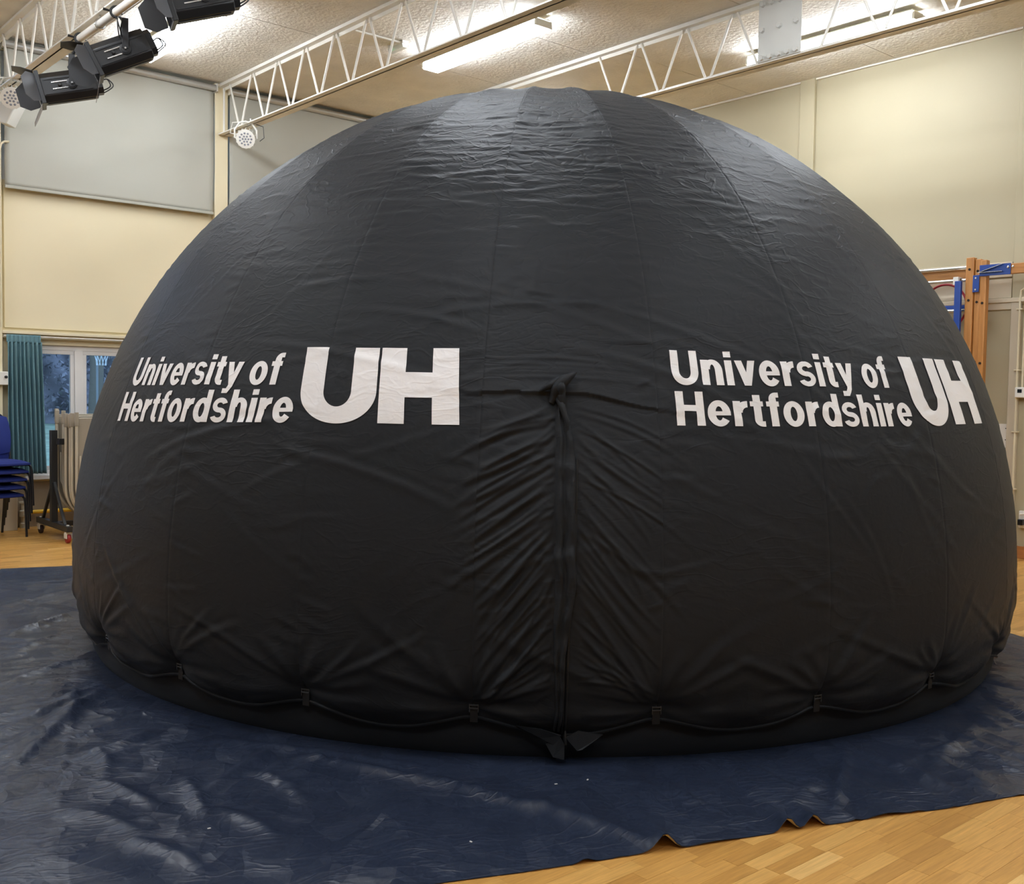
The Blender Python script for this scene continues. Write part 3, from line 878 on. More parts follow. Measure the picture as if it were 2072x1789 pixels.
for _ in range(160):      # radial pulls from under the dome towards the edges
    an = U_(150, 300) * RAD; c_ = tarp_local(DC[0], DC[1])
    u = np.array(tarp_local(math.cos(an), math.sin(an)))
    r0 = U_(3.0, 3.3); ln = U_(.2, .9)
    tcrease(np.array(c_) + u * r0, np.array(c_) + u * (r0 + ln) + rng.normal(0, .1, 2), U_(.016, .03), U_(.003, .009), U_(-.05, .05), valley=.4)
for (a, b, w, h, bd) in [((600, 1532), (880, 1590), .035, .030, 0), ((840, 1575), (1110, 1650), .035, .034, 0), ((1060, 1625), (1330, 1722), .045, .040, 0),
    ((0, 1296), (160, 1238), .035, .035, 0), ((0, 1340), (120, 1282), .03, .02, 0), ((0, 1392), (185, 1330), .03, .022, .03), ((-20, 1545), (225, 1388), .05, .038, -.02), ((-20, 1500), (230, 1380), .03, .025, .02),
    ((0, 1575), (160, 1440), .03, .024, 0), ((430, 1500), (880, 1560), .03, .018, .02), ((180, 1520), (200, 1580), .03, .02, .05), ((200, 1580), (330, 1640), .03, .022, 0), ((250, 1700), (420, 1780), .04, .024, .03),
    ((370, 1570), (420, 1660), .03, .022, 0), ((420, 1640), (560, 1700), .035, .022, .03), ((120, 1640), (300, 1700), .04, .018, .03), ((500, 1560), (640, 1640), .03, .015, .03), ((1690, 1655), (1712, 1500), .02, .02, 0), ((1600, 1640), (1645, 1585), .03, .014, 0),
    ((0, 1230), (140, 1195), .025, .016, 0), ((1800, 1560), (1990, 1500), .03, .012, .03), ((1850, 1600), (2000, 1450), .03, .014, .02), ((300, 1480), (180, 1530), .03, .02, .04)]:
    tcrease(tl(*a), tl(*b), w, h, bd, taper=.5)
# fold-line of the packed sheet and its seams
for a, b in [((160, 1350), (95, 1780)), ((1050, 1500), (1300, 1789)), ((490, 1500), (570, 1600))]:
    tcrease(tl(*a), tl(*b), .012, .006, 0, .2)
# near edge lifts in short arches
def edge_lift(px, width, h, depth=.16):
    t = tl(px, np.interp(px, [960, 1310, 1575, 1870, 2072], [1785, 1727, 1690, 1635, 1613]))[0]
    Z[:] += h * np.exp(-((TG - t - .2 * (SG - S0)) / width) ** 2) * np.exp(-((SG - S0) / depth))
edge_lift(1345, .042, .060); edge_lift(1598, .034, .05); edge_lift(1648, .034, .048); edge_lift(1185, .03, .014); edge_lift(1790, .08, .012); edge_lift(1450, .1, .006)
XW = TG * TE1[0] + SG * TE2[0]; YW = TG * TE1[1] + SG * TE2[1]
rd = np.hypot(XW - DC[0], YW - DC[1])
Z *= 1 - .9 * sst(3.2, 3.0, rd)
Z = np.where(rd < 3.04, np.minimum(Z, .001), Z)
Z = np.maximum(Z, 0) + .003
# slightly uneven outline
wob = np.interp(ta, np.linspace(T0, T1, 24), rng.normal(0, .008, 24))
fall = np.exp(-(SG - S0) / .25)
XW = XW + TE2[0] * (wob[None] * fall); YW = YW + TE2[1] * (wob[None] * fall)
tarp = thing('groundsheet', 'creased navy blue groundsheet spread on the wooden floor under the dome', 'groundsheet', (DC[0], DC[1], 0))
me = bpy.data.meshes.new('sheet_top')
mb = MB(); mb.grid(np.stack([XW, YW, Z + .001], -1) - rootloc(tarp), flip=True)
me.from_pydata(mb.v, [], mb.f); set_uv(me, np.stack([TG, SG], -1).reshape(-1, 2))
link('sheet_top', me, M_TARP, tarp, 3)
me = bpy.data.meshes.new('sheet_underside')
mb = MB(); mb.grid(np.stack([XW, YW, Z - .007 + .006 * np.exp(-(SG - S0) / .004)], -1)[:9] - rootloc(tarp))
me.from_pydata(mb.v, [], mb.f)
link('sheet_underside', me, M_TARP_BACK, tarp, 3)
for px, py, wh in [(423, 1673, 'at left among creases in front of the dome'), (1125, 1587, 'just left of the zip line, close to the dome'), (1189, 1579, 'just right of the zip line, close to the dome'), (953, 1701, 'near the front edge, below the long fold')]:
    g = on(px, py, z=.012)
    i = np.unravel_index(np.argmin((XW - g[0]) ** 2 + (YW - g[1]) ** 2), XW.shape)
    o = MB().box((g[0], g[1], Z[i] + .003), (.012, .006, .002), rotz(U_(0, 3))).build('paper_scrap', M_FRAME)
    tag(o, 'tiny white scrap on the groundsheet ' + wh, 'litter', 'paper scraps on the groundsheet')

# ------------------------------------------------------------------ ceiling lamps
LZ = 5.14
def lamp(x, y0, y1, label, group='fluorescent ceiling lamps'):
    t = thing('ceiling_lamp', label, 'ceiling lamp', (x, (y0 + y1) / 2, LZ), 0, group)
    w = .105
    poly = [(-w, 0), (-w + .008, -.004), (w - .008, -.004), (w, 0), (w - .004, .095), (-w + .004, .095)]
    MB().prism(poly, y0 + .012, y1 - .012, lambda a, b, h: (x + a, h, LZ + b)).build('diffuser', M_DIFF, t, world=True, smooth=0)
    for y in (y0, y1):
        MB().prism([(-w - .003, 0.012), (w + .003, 0.012), (w, .082), (-w, .082)], y - .012, y + .012, lambda a, b, h: (x + a, h, LZ + b)).build('end_cap', M_CAP, t, world=True)
    MB().bb((x - .104, y0 + .012, LZ + .0965), (x + .104, y1 - .012, LZ + .108)).build('gear_tray', M_CAP, t, world=True)
    for y in (y0 + .25, y1 - .25):
        MB().bb((x - .02, y - .02, LZ + .10), (x + .02, y + .02, ZC)).build('bracket', M_CAP, t, world=True)
lamp(6.91, 7.64, 9.50, 'glowing strip lamp beyond the middle white roof truss, over the dome')
lamp(9.38, 5.08, 6.98, 'glowing strip lamp behind the bolted plate of the right-hand truss')
lamp(4.40, 9.53, 11.40, 'glowing strip lamp behind the black stage lanterns')
for x, ys in ((4.40, (5.6, .8)), (6.91, (3.7, -1.2)), (9.38, (10.6, .9)), (1.85, (7.9, 3.0, -1.9)), (-.65, (10.2, 5.3, .4)), (-3.1, (7.5,))):
    for y in ys:
        lamp(x, y - .93, y + .93, 'glowing strip lamp on the ceiling out of the picture', 'lamps outside the view')

# ------------------------------------------------------------------ roof trusses
def truss(x, b0, label, plate=None, ywall=VL - .1):
    t = thing('roof_truss', label, 'roof truss', (x, ywall, 4.66), 0, 'white steel roof trusses')
    zb, zt, ye = 4.67, 5.225, VN
    MB().bb((x, ye, zb), (x + .17, ywall, zb + .013)).bb((x + .062, ye, zb), (x + .078, ywall, zb + .045)).build('bottom_chord', M_STEEL, t, world=True)
    MB().bb((x, ye, zt + .018), (x + .14, ywall, zt + .030)).bb((x + .062, ye, zt - .02), (x + .078, ywall, zt + .03)).bb((x + .02, ye, zt + .03), (x + .12, ywall, ZC)).build('top_chord', M_STEEL, t, world=True)
    P = .614
    n = int((ywall - ye) / P)
    for k in range(-1, n):
        yb = b0 - P * k
        for s in (-1, 1):
            y0, y1 = yb + s * .025, yb + s * (.307 - .03)
            if y1 > ywall - .02 or y0 > ywall: continue
            if plate and plate[0] - .02 < (y0 + y1) / 2 < plate[1] + .02: continue
            MB().tube([(x + .05, y0, zb + .013), (x + .05, y1, zt + .012)], .0125, 8).build('web_rod', M_STEEL, t, world=True)
    # end post against the wall pier
    MB().tube([(x + .05, ywall - .06, zb + .01), (x + .05, ywall - .06, zt)], .0125, 8).build('end_post', M_STEEL, t, world=True)
    if plate:
        a, b = plate
        pl = MB().bb((x - .012, a, zb + .012), (x + .0, b, zt + .022)).build('splice_plate', M_PLATE, t, world=True, bevel=.002)
        rows = [(zb + .045, 5), (zb + .30, 3), (zt - .02, 5)]
        for z, nb in rows:
            for i in range(nb):
                y = a + .045 + (b - a - .09) * i / (nb - 1)
                Rm = roty(-math.pi / 2)
                MB().lathe([(.030, 0), (.030, .004), (.027, .005), (.027, .022), (.022, .026)], 6, (x - .012, y, z), Rm).build('bolt', M_PLATE, pl, world=True, smooth=.4)
    return t
truss(3.066, 11.58, 'white lattice roof truss at far left, carrying the stage lanterns')
truss(5.614, 11.60, 'white lattice roof truss in the middle, ending at the pier between the blinds')
truss(8.10, 11.57 - .614 * 7 - .0686, 'white lattice roof truss at right with a bolted plate', plate=(5.50, 5.96))
# emergency lamp and its conduit behind the middle truss
p = on(805, 107, z=ZC - .10)
e = thing('emergency_light', 'small clear emergency light on the ceiling behind the middle truss', 'emergency light', (p[0], p[1], ZC - .10))
MB().bb((p[0] - .04, p[1] - .14, ZC - .035), (p[0] + .04, p[1] + .14, ZC)).build('back_plate', M_WHITEPL, e, world=True, bevel=.006)
MB().prism([(-.04, -.035), (-.028, -.075), (.028, -.075), (.04, -.035)], -.135, .135, lambda a, b, h: (p[0] + a, p[1] + h, ZC + b)).build('clear_cover', plain('clear_cover', (.72, .74, .70), .15), e, world=True)
MB().lathe([(.009, 0), (.009, .006), (.004, .01)], 10, (p[0] - .052, p[1] + .05, ZC - .07), roty(-math.pi / 2)).build('green_indicator', emit('green_led', (.1, 1, .3), 2.0), e, world=True)
q = on(715, 60, z=ZC - .02); r = on(838, 93, z=ZC - .02)
tag(MB().tube([q, (q + r) / 2, r], .011, 8).build('conduit', M_STEEL), 'thin white conduit on the ceiling running to the emergency light', 'conduit')

# ------------------------------------------------------------------ lighting bar, stage lanterns, LED cans
bar = thing('lighting_bar', 'cream steel pipe clamped under the far left truss', 'lighting bar', (3.10, 8, 4.60))
MB().tube([(3.10, 9.46, 4.60), (3.10, 4.0, 4.60)], .033, 16).build('pipe', M_STEEL, bar, world=True)
for y in (8.93, 7.4, 5.6):
    MB().tube(arc_pts((3.10, y, 4.60), .041, 0, 2 * math.pi, 16, (1, 0, 0), (0, 0, 1)), .008, 6).tube([(3.10, y, 4.63), (3.10, y, 4.71)], .009, 6).tube([(3.06, y, 4.69), (3.15, y, 4.69)], .008, 6).build('clamp', M_CHROME, bar, world=True)

def lantern(loc, heading, tilt, hang, label):
    """stage lantern: loc = body centre, heading = direction of the beam, hang = point of the pipe above"""
    t = thing('stage_lantern', label, 'stage lantern', loc, 0, 'black stage lanterns')
    o = np.array(loc, float)
    R = rotz(heading) @ roty(tilt)
    hw, hh = .095, .125
    oct_ = [(-hw, -hh + .05), (-hw + .045, -hh), (hw - .045, -hh), (hw, -hh + .05), (hw, hh - .05), (hw - .045, hh), (-hw + .045, hh), (-hw, hh - .05)]
    T = lambda a, b, h: o + R @ np.array([h, a, b])
    body = MB().prism(oct_, -.25, .20, T).build('body', M_BLACK, t, world=True, smooth=.3, bevel=.006)
    rib = MB()
    for z in (-.06, .06):
        for s in (-1, 1): rib.box(T(s * (hw + .003), z, -.02), (.40, .008, .010), R)
    for z in (-1, 1): rib.box(T(0, z * (hh + .003), -.02), (.40, .05, .008), R)
    rib.build('cooling_ribs', M_BLACK, body, world=True)
    for z in (-.026, .030):
        for s in (-1, 1): MB().box(T(s * (hw + .004), z, .04), (.15, .007, .009), R).build('slide_rail', M_CHROME, t, world=True)
    for s in (-1, 1): MB().lathe([(.016, 0), (.016, .02), (.010, .026)], 12, T(s * hw, .002, .05), R @ rotx(-s * math.pi / 2)).build('focus_knob', M_BLACK, t, world=True)
    MB().prism([(x * .82, y * .82) for x, y in oct_], -.30, -.245, T).build('lamp_house', M_BLACK, t, world=True, smooth=.3)
    fr = MB()
    w2, h2 = .125, .140
    for s in (-1, 1):
        fr.box(T(s * (w2 - .01), 0, .215), (.035, .022, 2 * h2), R); fr.box(T(0, s * (h2 - .01), .215), (.035, 2 * w2, .022), R)
    fr.build('colour_frame', M_BLACK, t, world=True, bevel=.003)
    MB().lathe([(.085, 0), (.07, .012), (.03, .02)], 24, T(0, 0, .20), R @ roty(math.pi / 2)).build('lens', M_LENS, t, world=True)
    # barn doors: (side, opening angle, tone); lit faces get a lighter colour
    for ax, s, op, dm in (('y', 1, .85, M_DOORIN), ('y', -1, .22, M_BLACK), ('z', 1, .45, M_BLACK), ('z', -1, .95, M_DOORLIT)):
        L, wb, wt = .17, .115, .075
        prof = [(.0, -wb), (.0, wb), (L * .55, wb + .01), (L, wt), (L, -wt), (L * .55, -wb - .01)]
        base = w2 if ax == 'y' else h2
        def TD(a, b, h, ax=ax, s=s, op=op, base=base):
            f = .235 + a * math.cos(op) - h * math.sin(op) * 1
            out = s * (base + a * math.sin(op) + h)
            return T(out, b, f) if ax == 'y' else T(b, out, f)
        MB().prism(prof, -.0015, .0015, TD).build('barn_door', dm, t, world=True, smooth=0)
    # yoke stays upright
    Rz = rotz(heading)
    hg = np.array(hang, float)
    yk = MB()
    piv = o + R @ np.array([-.05, 0, 0])
    top = piv + np.array([0, 0, .24])
    sid = Rz @ np.array([0, 1, 0])
    for s in (-1, 1):
        a = piv + sid * s * (hw + .022); b = top + sid * s * (hw + .022)
        yk.bar(a, b, .05, .008, up=sid)
    yk.bar(top + sid * (hw + .026), top - sid * (hw + .026), .05, .008)
    yk.build('yoke', M_BLACK, t, world=True, bevel=.002)
    for s in (-1, 1):
        MB().lathe([(.045, 0), (.045, .010), (.034, .012), (.034, .018), (.012, .020), (.012, .030)], 20, piv + sid * s * (hw + .002), Rz @ rotx(-s * math.pi / 2)).build('tilt_disc', M_BLACK, t, world=True)
        MB().lathe([(.008, 0), (.008, .006)], 10, piv + sid * s * (hw + .032), Rz @ rotx(-s * math.pi / 2)).build('tilt_bolt', M_CHROME, t, world=True)
    hk = MB().tube([top, top + (hg - top) * .6, hg + (0, 0, -.03)], .012, 8)
    hk.tube(arc_pts(hg, .044, -.5 * math.pi, 1.1 * math.pi, 14, Rz @ np.array([1, 0, 0]), (0, 0, 1)), .010, 6)
    hk.tube([hg + Rz @ np.array([.03, 0, 0]), hg + Rz @ np.array([.10, 0, .012])], [.006, .012], 8)
    hk.build('hook_clamp', M_BLACK, t, world=True)
    back = o + R @ np.array([-.30, 0, -.02])
    mid = piv + sid * -(hw + .05)
    rr = np.random.default_rng(int(abs(loc[1] * 100)))
    for k in range(2):
        q0 = hg + (0, 0, -.02) + rr.normal(0, .015, 3)
        pts = [q0, q0 + (.03 * k, -.02, -.12), mid + rr.normal(0, .03, 3) + (0, 0, .08), mid + R @ np.array([-.10, 0, -.02]), back + (0, 0, -.06 - .03 * k), back + R @ np.array([-.08 - .03 * k, .0, -.03]), back + R @ np.array([-.06, 0, .05]), back + R @ np.array([.02, 0, .02])]
        t_ = np.linspace(0, len(pts) - 1, 50); pa = np.array(pts)
        c = np.stack([np.interp(t_, range(len(pts)), pa[:, i]) for i in range(3)], 1)
        for _ in range(6): c[1:-1] = (c[:-2] + c[1:-1] * 2 + c[2:]) / 4
        MB().tube(list(c), .0055, 6).build('cable', M_BLACK, t, world=True)
    return t
RT = np.array([math.cos(YAW), -math.sin(YAW), 0]); FWV = np.array([math.sin(YAW), math.cos(YAW), 0])
def head(a):
    v = -RT * math.cos(a) - FWV * math.sin(a)
    return math.atan2(v[1], v[0])
pA = on(240, 110, y=8.78); pB = on(133, 176, y=9.62); pC = on(398, 3, y=7.55)
lantern(pA, head(.42), .47, (3.10, pA[1] - .22, 4.60), 'black stage lantern with open barn doors, in the middle of the three')
lantern(pB, head(.42), .27, (3.10, 9.42, 4.60), 'black stage lantern with barn doors, lowest of the three, at the pipe end')
lantern(pC, head(.42), .33, (3.10, pC[1] - .1, 4.60), 'black stage lantern cut off by the top of the picture')

def led_can(c, face, hang, label, lab_g='white LED cans'):
    t = thing('led_par_can', label, 'LED light', c, 0, lab_g)
    c = np.array(c, float); f = np.array(face, float); f /= np.linalg.norm(f)
    s = np.cross((0, 0, 1), f); s /= np.linalg.norm(s); u = np.cross(f, s)
    R = np.array([s, u, f]).T
    MB().lathe([(.05, -.13), (.085, -.10), (.098, -.03), (.104, -.005), (.108, 0), (.108, .014), (.088, .016)], 32, c, R).build('housing', M_WHITEPL, t, world=True)
    MB().lathe([(.086, .012), (.086, .015)], 32, c, R).build('front_plate', M_PLATE, t, world=True)
    fin = MB()
    for k in range(16):
        a = 2 * math.pi * k / 16
        rv = R @ np.array([math.cos(a), math.sin(a), 0]); fin.bar(c + rv * .09 - f * .13, c + rv * .105 - f * .01, .006, .03, up=rv)
    fin.build('cooling_fins', M_WHITEPL, t, world=True)
    for rad, n in ((0, 1), (.033, 6), (.066, 11)):
        for k in range(n):
            a = 2 * math.pi * k / n
            MB().lathe([(.012, 0), (.012, .003), (.008, .006)], 10, c + R @ np.array([rad * math.cos(a), rad * math.sin(a), .014]), R).build('led_lens', M_LENS, t, world=True)
    hg = np.array(hang, float)
    yk = []
    for g in (-1, 1):
        yk += [c + s * g * .125 - f * .05] if g < 0 else []
    pts = [c - s * .125 - f * .04, c - s * .125 + (0, 0, .10), c - s * .07 + (0, 0, .185), c + (0, 0, .20), c + s * .07 + (0, 0, .185), c + s * .125 + (0, 0, .10), c + s * .125 - f * .04]
    MB().tube(pts, .011, 6).build('yoke', M_WHITEPL, t, world=True)
    MB().tube([c + (0, 0, .2), hg], .010, 6).tube([hg - s * .04, hg + s * .04], .012, 6).tube([hg, hg + (0, 0, .06)], .006, 6).build('clamp', M_CHROME, t, world=True)
    pts = [c - f * .12, c - s * .18 - f * .05 + (0, 0, .05), c - s * .15 + (0, 0, .18), hg - s * .05 + (0, 0, .02)]
    MB().tube(pts, .006, 6).build('cable', M_WHITEPL, t, world=True)
    pts = [hg + s * .05, c + s * .2 + (0, 0, .15), c + s * .21 + (0, 0, .02), c + s * .16 + (0, 0, -.02)]
    MB().tube(pts, .0045, 6).build('safety_cable', M_BLACK, t, world=True)
    return t
c1 = on(497, 281, y=11.33)
led_can(c1, (-.55, -.9, -.45), (5.67, c1[1] + .02, 4.675), 'white LED can hanging at the wall end of the middle truss')
c2 = on(24, 198, y=11.38)
led_can(c2, (-.25, -1, -.5), (3.13, c2[1] + .05, 4.675), 'white LED can hanging at the wall end of the far left truss')
# pale angular housing below the left can
hc = on(22, 238, y=11.85)
g = thing('speaker_housing', 'pale grey angular housing below the left white LED can', 'housing', hc)
MB().prism([(-.20, .10), (.10, .16), (.135, .12), (.02, -.10), (-.04, -.09), (-.20, .02)], -.14, .06, lambda a, b, h: hc + RT * a + np.array((0, 0, b)) + FWV * h).build('body', M_PLATE, g, world=True, bevel=.01)
MB().bar(hc + np.array((0, .05, .02)), (hc[0], VL - .1, hc[2] + .05), .03, .03).build('bracket', M_STEEL, g, world=True)

# ------------------------------------------------------------------ blinds and curtain
def blind(x0, x1, label):
    y = VL - .13
    t = thing('roller_blind', label, 'roller blind', ((x0 + x1) / 2, y, 3.70), 0, 'grey roller blinds')
    MB().tube([(x0 - .01, y, 5.215), (x1 + .01, y, 5.215)], .038, 16).build('roller', M_ROLL, t, world=True)
    for x in (x0 - .02, x1 + .02):
        MB().bb((x - .008, y - .045, 5.17), (x + .008, VL, 5.265)).build('roller_bracket', M_STEEL, t, world=True)
    xs = np.linspace(x0, x1, 40); zs = np.linspace(5.21, 3.725, 40)
    G = [[(x, y + .03 + .012 * math.sin(z * 3.1) * math.sin((x - x0) * 1.9) + .004 * math.sin(z * 9 + x * 3), z) for x in xs] for z in zs]
    o = MB().grid(G).build('blind_cloth', M_BLIND, t, world=True, smooth=3)
    sd = o.modifiers.new('thick', 'SOLIDIFY'); sd.thickness = .002
    MB().bb((x0, y + .018, 3.695), (x1, y + .042, 3.728)).build('bottom_bar', M_BLIND, t, world=True, bevel=.005)
blind(3.185, on(434, 300, y=VL - .13)[0], 'grey roller blind pulled down at left, seen whole')
blind(on(466, 300, y=VL - .13)[0] + .005, 8.0, 'grey roller blind half hidden behind the dome and middle truss')

def curtain(x0, x1, z0, z1, label):
    y = VL - .06
    t = thing('curtain', label, 'curtain', ((x0 + x1) / 2, y, z0))
    n = 150
    u = np.linspace(0, 1, n)
    r = np.random.default_rng(5)
    ph = np.cumsum(r.uniform(.7, 1.3, n)); ph = ph / ph[-1] * 2 * math.pi * 8.5
    rows = []
    for z in np.linspace(z1 - .075, z0, 40):
        d = (z1 - z) / (z1 - z0)
        amp = .014 + .022 * min(1, d * 3)
        sp = 1 + .16 * d ** 1.5
        xx = x0 + .01 + (x1 - x0) * (u * sp - .02 * d)
        yy = y - .05 - amp * np.sin(ph + .8 * np.sin(3 * d + u * 4)) - .004 * np.sin(ph * 2.3 + d * 5)
        rows.append(np.stack([xx, yy, np.full(n, z)], 1))
    o = MB().grid(rows).build('drape', M_CURT, t, world=True, smooth=3)
    s = o.modifiers.new('thick', 'SOLIDIFY'); s.thickness = .003
    rows = []
    for z in np.linspace(z1, z1 - .085, 6):
        rows.append(np.stack([x0 + (x1 - x0) * u, y - .052 - .008 * np.sin(ph), np.full(n, z)], 1))
    o = MB().grid(rows).build('heading_tape', M_CURT, t, world=True, smooth=3)
    s = o.modifiers.new('thick', 'SOLIDIFY'); s.thickness = .004
    MB().tube([(x0 - .02, y - .035, z1 - .015), (x1 + 2.0, y - .035, z1 - .015)], .008, 8).build('rail', M_STEEL, t, world=True)
curtain(on(12, 690, y=VL - .1)[0], on(82, 690, y=VL - .1)[0], .60, 2.125, 'pleated teal curtain at the left edge of the window')

# wall fittings near the left edge
sb = on(4, 765, y=VL - .09)
t = thing('sensor_box', 'white wall box with a round black sensor, left of the curtain', 'sensor', (sb[0], VL - .1, sb[2]))
MB().bb((sb[0] - .12, VL - .16, sb[2] - .075), (sb[0] + .045, VL - .1, sb[2] + .07)).build('case', M_WHITEPL, t, world=True, bevel=.006)
MB().lathe([(.016, 0), (.016, .012), (.008, .02)], 14, (sb[0] + .022, VL - .16, sb[2] + .012), rotx(math.pi / 2)).build('sensor', M_BLACK, t, world=True)
x = on(4, 500, y=VL - .1)[0] - .02
pts = [(x, VL - .125, 2.2), (x, VL - .125, 4.10), (x + .012, VL - .13, 4.15), (x + .04, VL - .13, 4.175), (x + .09, VL - .13, 4.185)]
tag(MB().tube(pts, .012, 8).build('cable_conduit', M_TRIM), 'cream cable conduit climbing the wall pier left of the blind', 'conduit')

# boxed-in pipe, gas valve and yellow pipe below the window
bxp = on(35, 1073, z=0)
t = MB().bb((2.3, bxp[1] - .02, 0), (bxp[0], VL - .105, .42)).build('pipe_casing', M_PANEL, bevel=.006)
tag(t, 'low beige boxed casing on the floor behind the stacked chairs', 'casing')
t = thing('gas_pipe', 'yellow gas pipe with cream valve along the foot of the wall', 'pipe', (3.45, VL - .06, 0))
MB().tube([(bxp[0] + .10, VL - .06, .17), (5.55, VL - .06, .17)], .022, 12).build('pipe', M_YELLOW, t, world=True)
vx = bxp[0] + .10
MB().lathe([(.035, 0), (.035, .05), (.022, .06), (.022, .12), (.04, .13), (.04, .19), (.018, .2), (.018, .27), (.035, .275), (.035, .295)], 14, (vx, VL - .07, 0)).build('valve', M_TABLET, t, world=True)
MB().bar((vx - .04, VL - .07, .29), (vx + .06, VL - .075, .30), .012, .01).build('valve_handle', M_TABLET, t, world=True)

# ------------------------------------------------------------------ stacked chairs
def make_chair():
    r = empty('stacking_chair')
    def pad(w, d, h, z, n=10):
        xs = np.linspace(-1, 1, 13)
        mb = MB(); top = []; bot = []
        for v in xs:
            rt = []; rb = []
            for u in xs:
                k = (1 - abs(u) ** 4) * (1 - abs(v) ** 4)
                sx = w / 2 * (u * math.sqrt(1 - .22 * v * v)) / math.sqrt(.9); sy = d / 2 * (v * math.sqrt(1 - .22 * u * u)) / math.sqrt(.9)
                rt.append((sx, sy, z + h * (.35 + .65 * k))); rb.append((sx, sy, z))
            top.append(rt); bot.append(rb)
        mb.grid(top); mb.grid(bot, True)
        T, B_ = np.array(top), np.array(bot)
        ring_ = [(0, j) for j in range(13)] + [(i, 12) for i in range(1, 13)] + [(12, j) for j in range(11, -1, -1)] + [(i, 0) for i in range(11, 0, -1)]
        n_ = len(ring_)
        mb.add([T[a] for a in ring_] + [B_[a] for a in ring_], [(i, (i + 1) % n_, n_ + (i + 1) % n_, n_ + i) for i in range(n_)])
        return mb
    pad(.45, .44, .055, .425).build('seat', M_BLUE, r, smooth=1.0)
    bk = pad(.42, .40, .045, 0)
    Rb = rotx(math.pi / 2 - .16)
    bk.v = [tuple(Rb @ np.array(p) + np.array([0, .225, .72])) for p in bk.v]
    bk.build('backrest', M_BLUE, r, smooth=1.0)
    # back frame: hoop that runs down into the rear legs
    pts = [(-.215, .20, .43), (-.215, .235, .60), (-.213, .27, .82), (-.19, .285, .90), (-.14, .29, .935), (0, .292, .945), (.14, .29, .935), (.19, .285, .90), (.213, .27, .82), (.215, .235, .60), (.215, .20, .43)]
    MB().tube(pts, .012, 8).build('back_frame', M_CHAIRFR, r)
    for s in (-1, 1):
        MB().tube([(s * .215, -.17, .42), (s * .222, -.19, .40), (s * .225, -.20, .36), (s * .23, -.215, 0)], .0125, 8).build('leg', M_CHAIRFR, r)
        MB().tube([(s * .215, .20, .44), (s * .22, .21, .38), (s * .225, .27, 0)], .0125, 8).build('leg', M_CHAIRFR, r)
        MB().tube([(s * .215, -.17, .42), (s * .215, .20, .43)], .0115, 8).build('side_rail', M_CHAIRFR, r)
    for y in (-.12, .15): MB().tube([(-.215, y, .418), (.215, y, .418)], .010, 8).build('cross_rail', M_CHAIRFR, r)
    return r
CH = make_chair()
phi = math.radians(13.0)
labs = ['blue upholstered stacking chair at the bottom of the stack, standing on the floor', 'blue upholstered stacking chair second from the bottom of the stack', 'blue upholstered stacking chair in the middle of the stack', 'blue upholstered stacking chair second from the top of the stack', 'blue upholstered stacking chair on top of the stack, with its backrest showing']
for k in range(5):
    c = CH if k == 0 else copy_tree(CH)
    off = rotz(phi) @ np.array([.006 * k, -.022 * k, .083 * k])
    c.location = (2.915 + off[0], 11.56 + off[1], off[2]); c.rotation_euler = (0, 0, phi)
    tag(c, labs[k], 'chair', 'stacked blue chairs')

# ------------------------------------------------------------------ table trolley with folded tables
tr = thing('table_trolley', 'black steel table trolley on castors beside the curtain', 'trolley', (3.4, 11.16, 0))
for X, nm in ((3.385, 0), (5.3, 1)):
    MB().bb((X - .03, 10.66, .115), (X + .03, 11.66, .175)).build('foot_bar', M_TROLLEY, tr, world=True, bevel=.004)
    MB().bb((X - .032, 11.16 - .032, .17), (X + .032, 11.16 + .032, 1.12)).build('post', M_TROLLEY, tr, world=True, bevel=.004)
    for s in (-1, 1):
        MB().bar((X, 11.16 + s * .02, .58), (X, 11.16 + s * .36, .17), .028, .028, up=(1, 0, 0)).build('brace', M_TROLLEY, tr, world=True, bevel=.003)
    for y, mt in ((10.72, M_RED), (11.60, M_RUBBER)):
        c = MB().bb((X - .025, y - .025, .085), (X + .025, y + .025, .115)).bb((X - .03, y - .05, .05), (X - .024, y + .03, .10)).bb((X + .024, y - .05, .05), (X + .03, y + .03, .10)).build('castor', M_WHITEPL, tr, world=True)
        MB().lathe([(.018, -.017), (.045, -.017), (.05, -.01), (.05, .01), (.045, .017), (.018, .017)], 18, (X, y, .05), roty(math.pi / 2)).build('wheel', mt, c, world=True)
        MB().lathe([(.014, 0), (.014, .008)], 10, (X, y, .175)).build('bolt_cap', M_WHITEPL, tr, world=True)
MB().bb((3.4, 11.13, .12), (5.3, 11.19, .17)).build('base_rail', M_TROLLEY, tr, world=True)
MB().bb((3.4, 11.13, .97), (5.3, 11.19, 1.03)).build('top_rail', M_TROLLEY, tr, world=True)
MB().bb((3.40, 11.02, .975), (3.44, 11.16, 1.035)).build('retaining_arm', M_TROLLEY, tr, world=True)

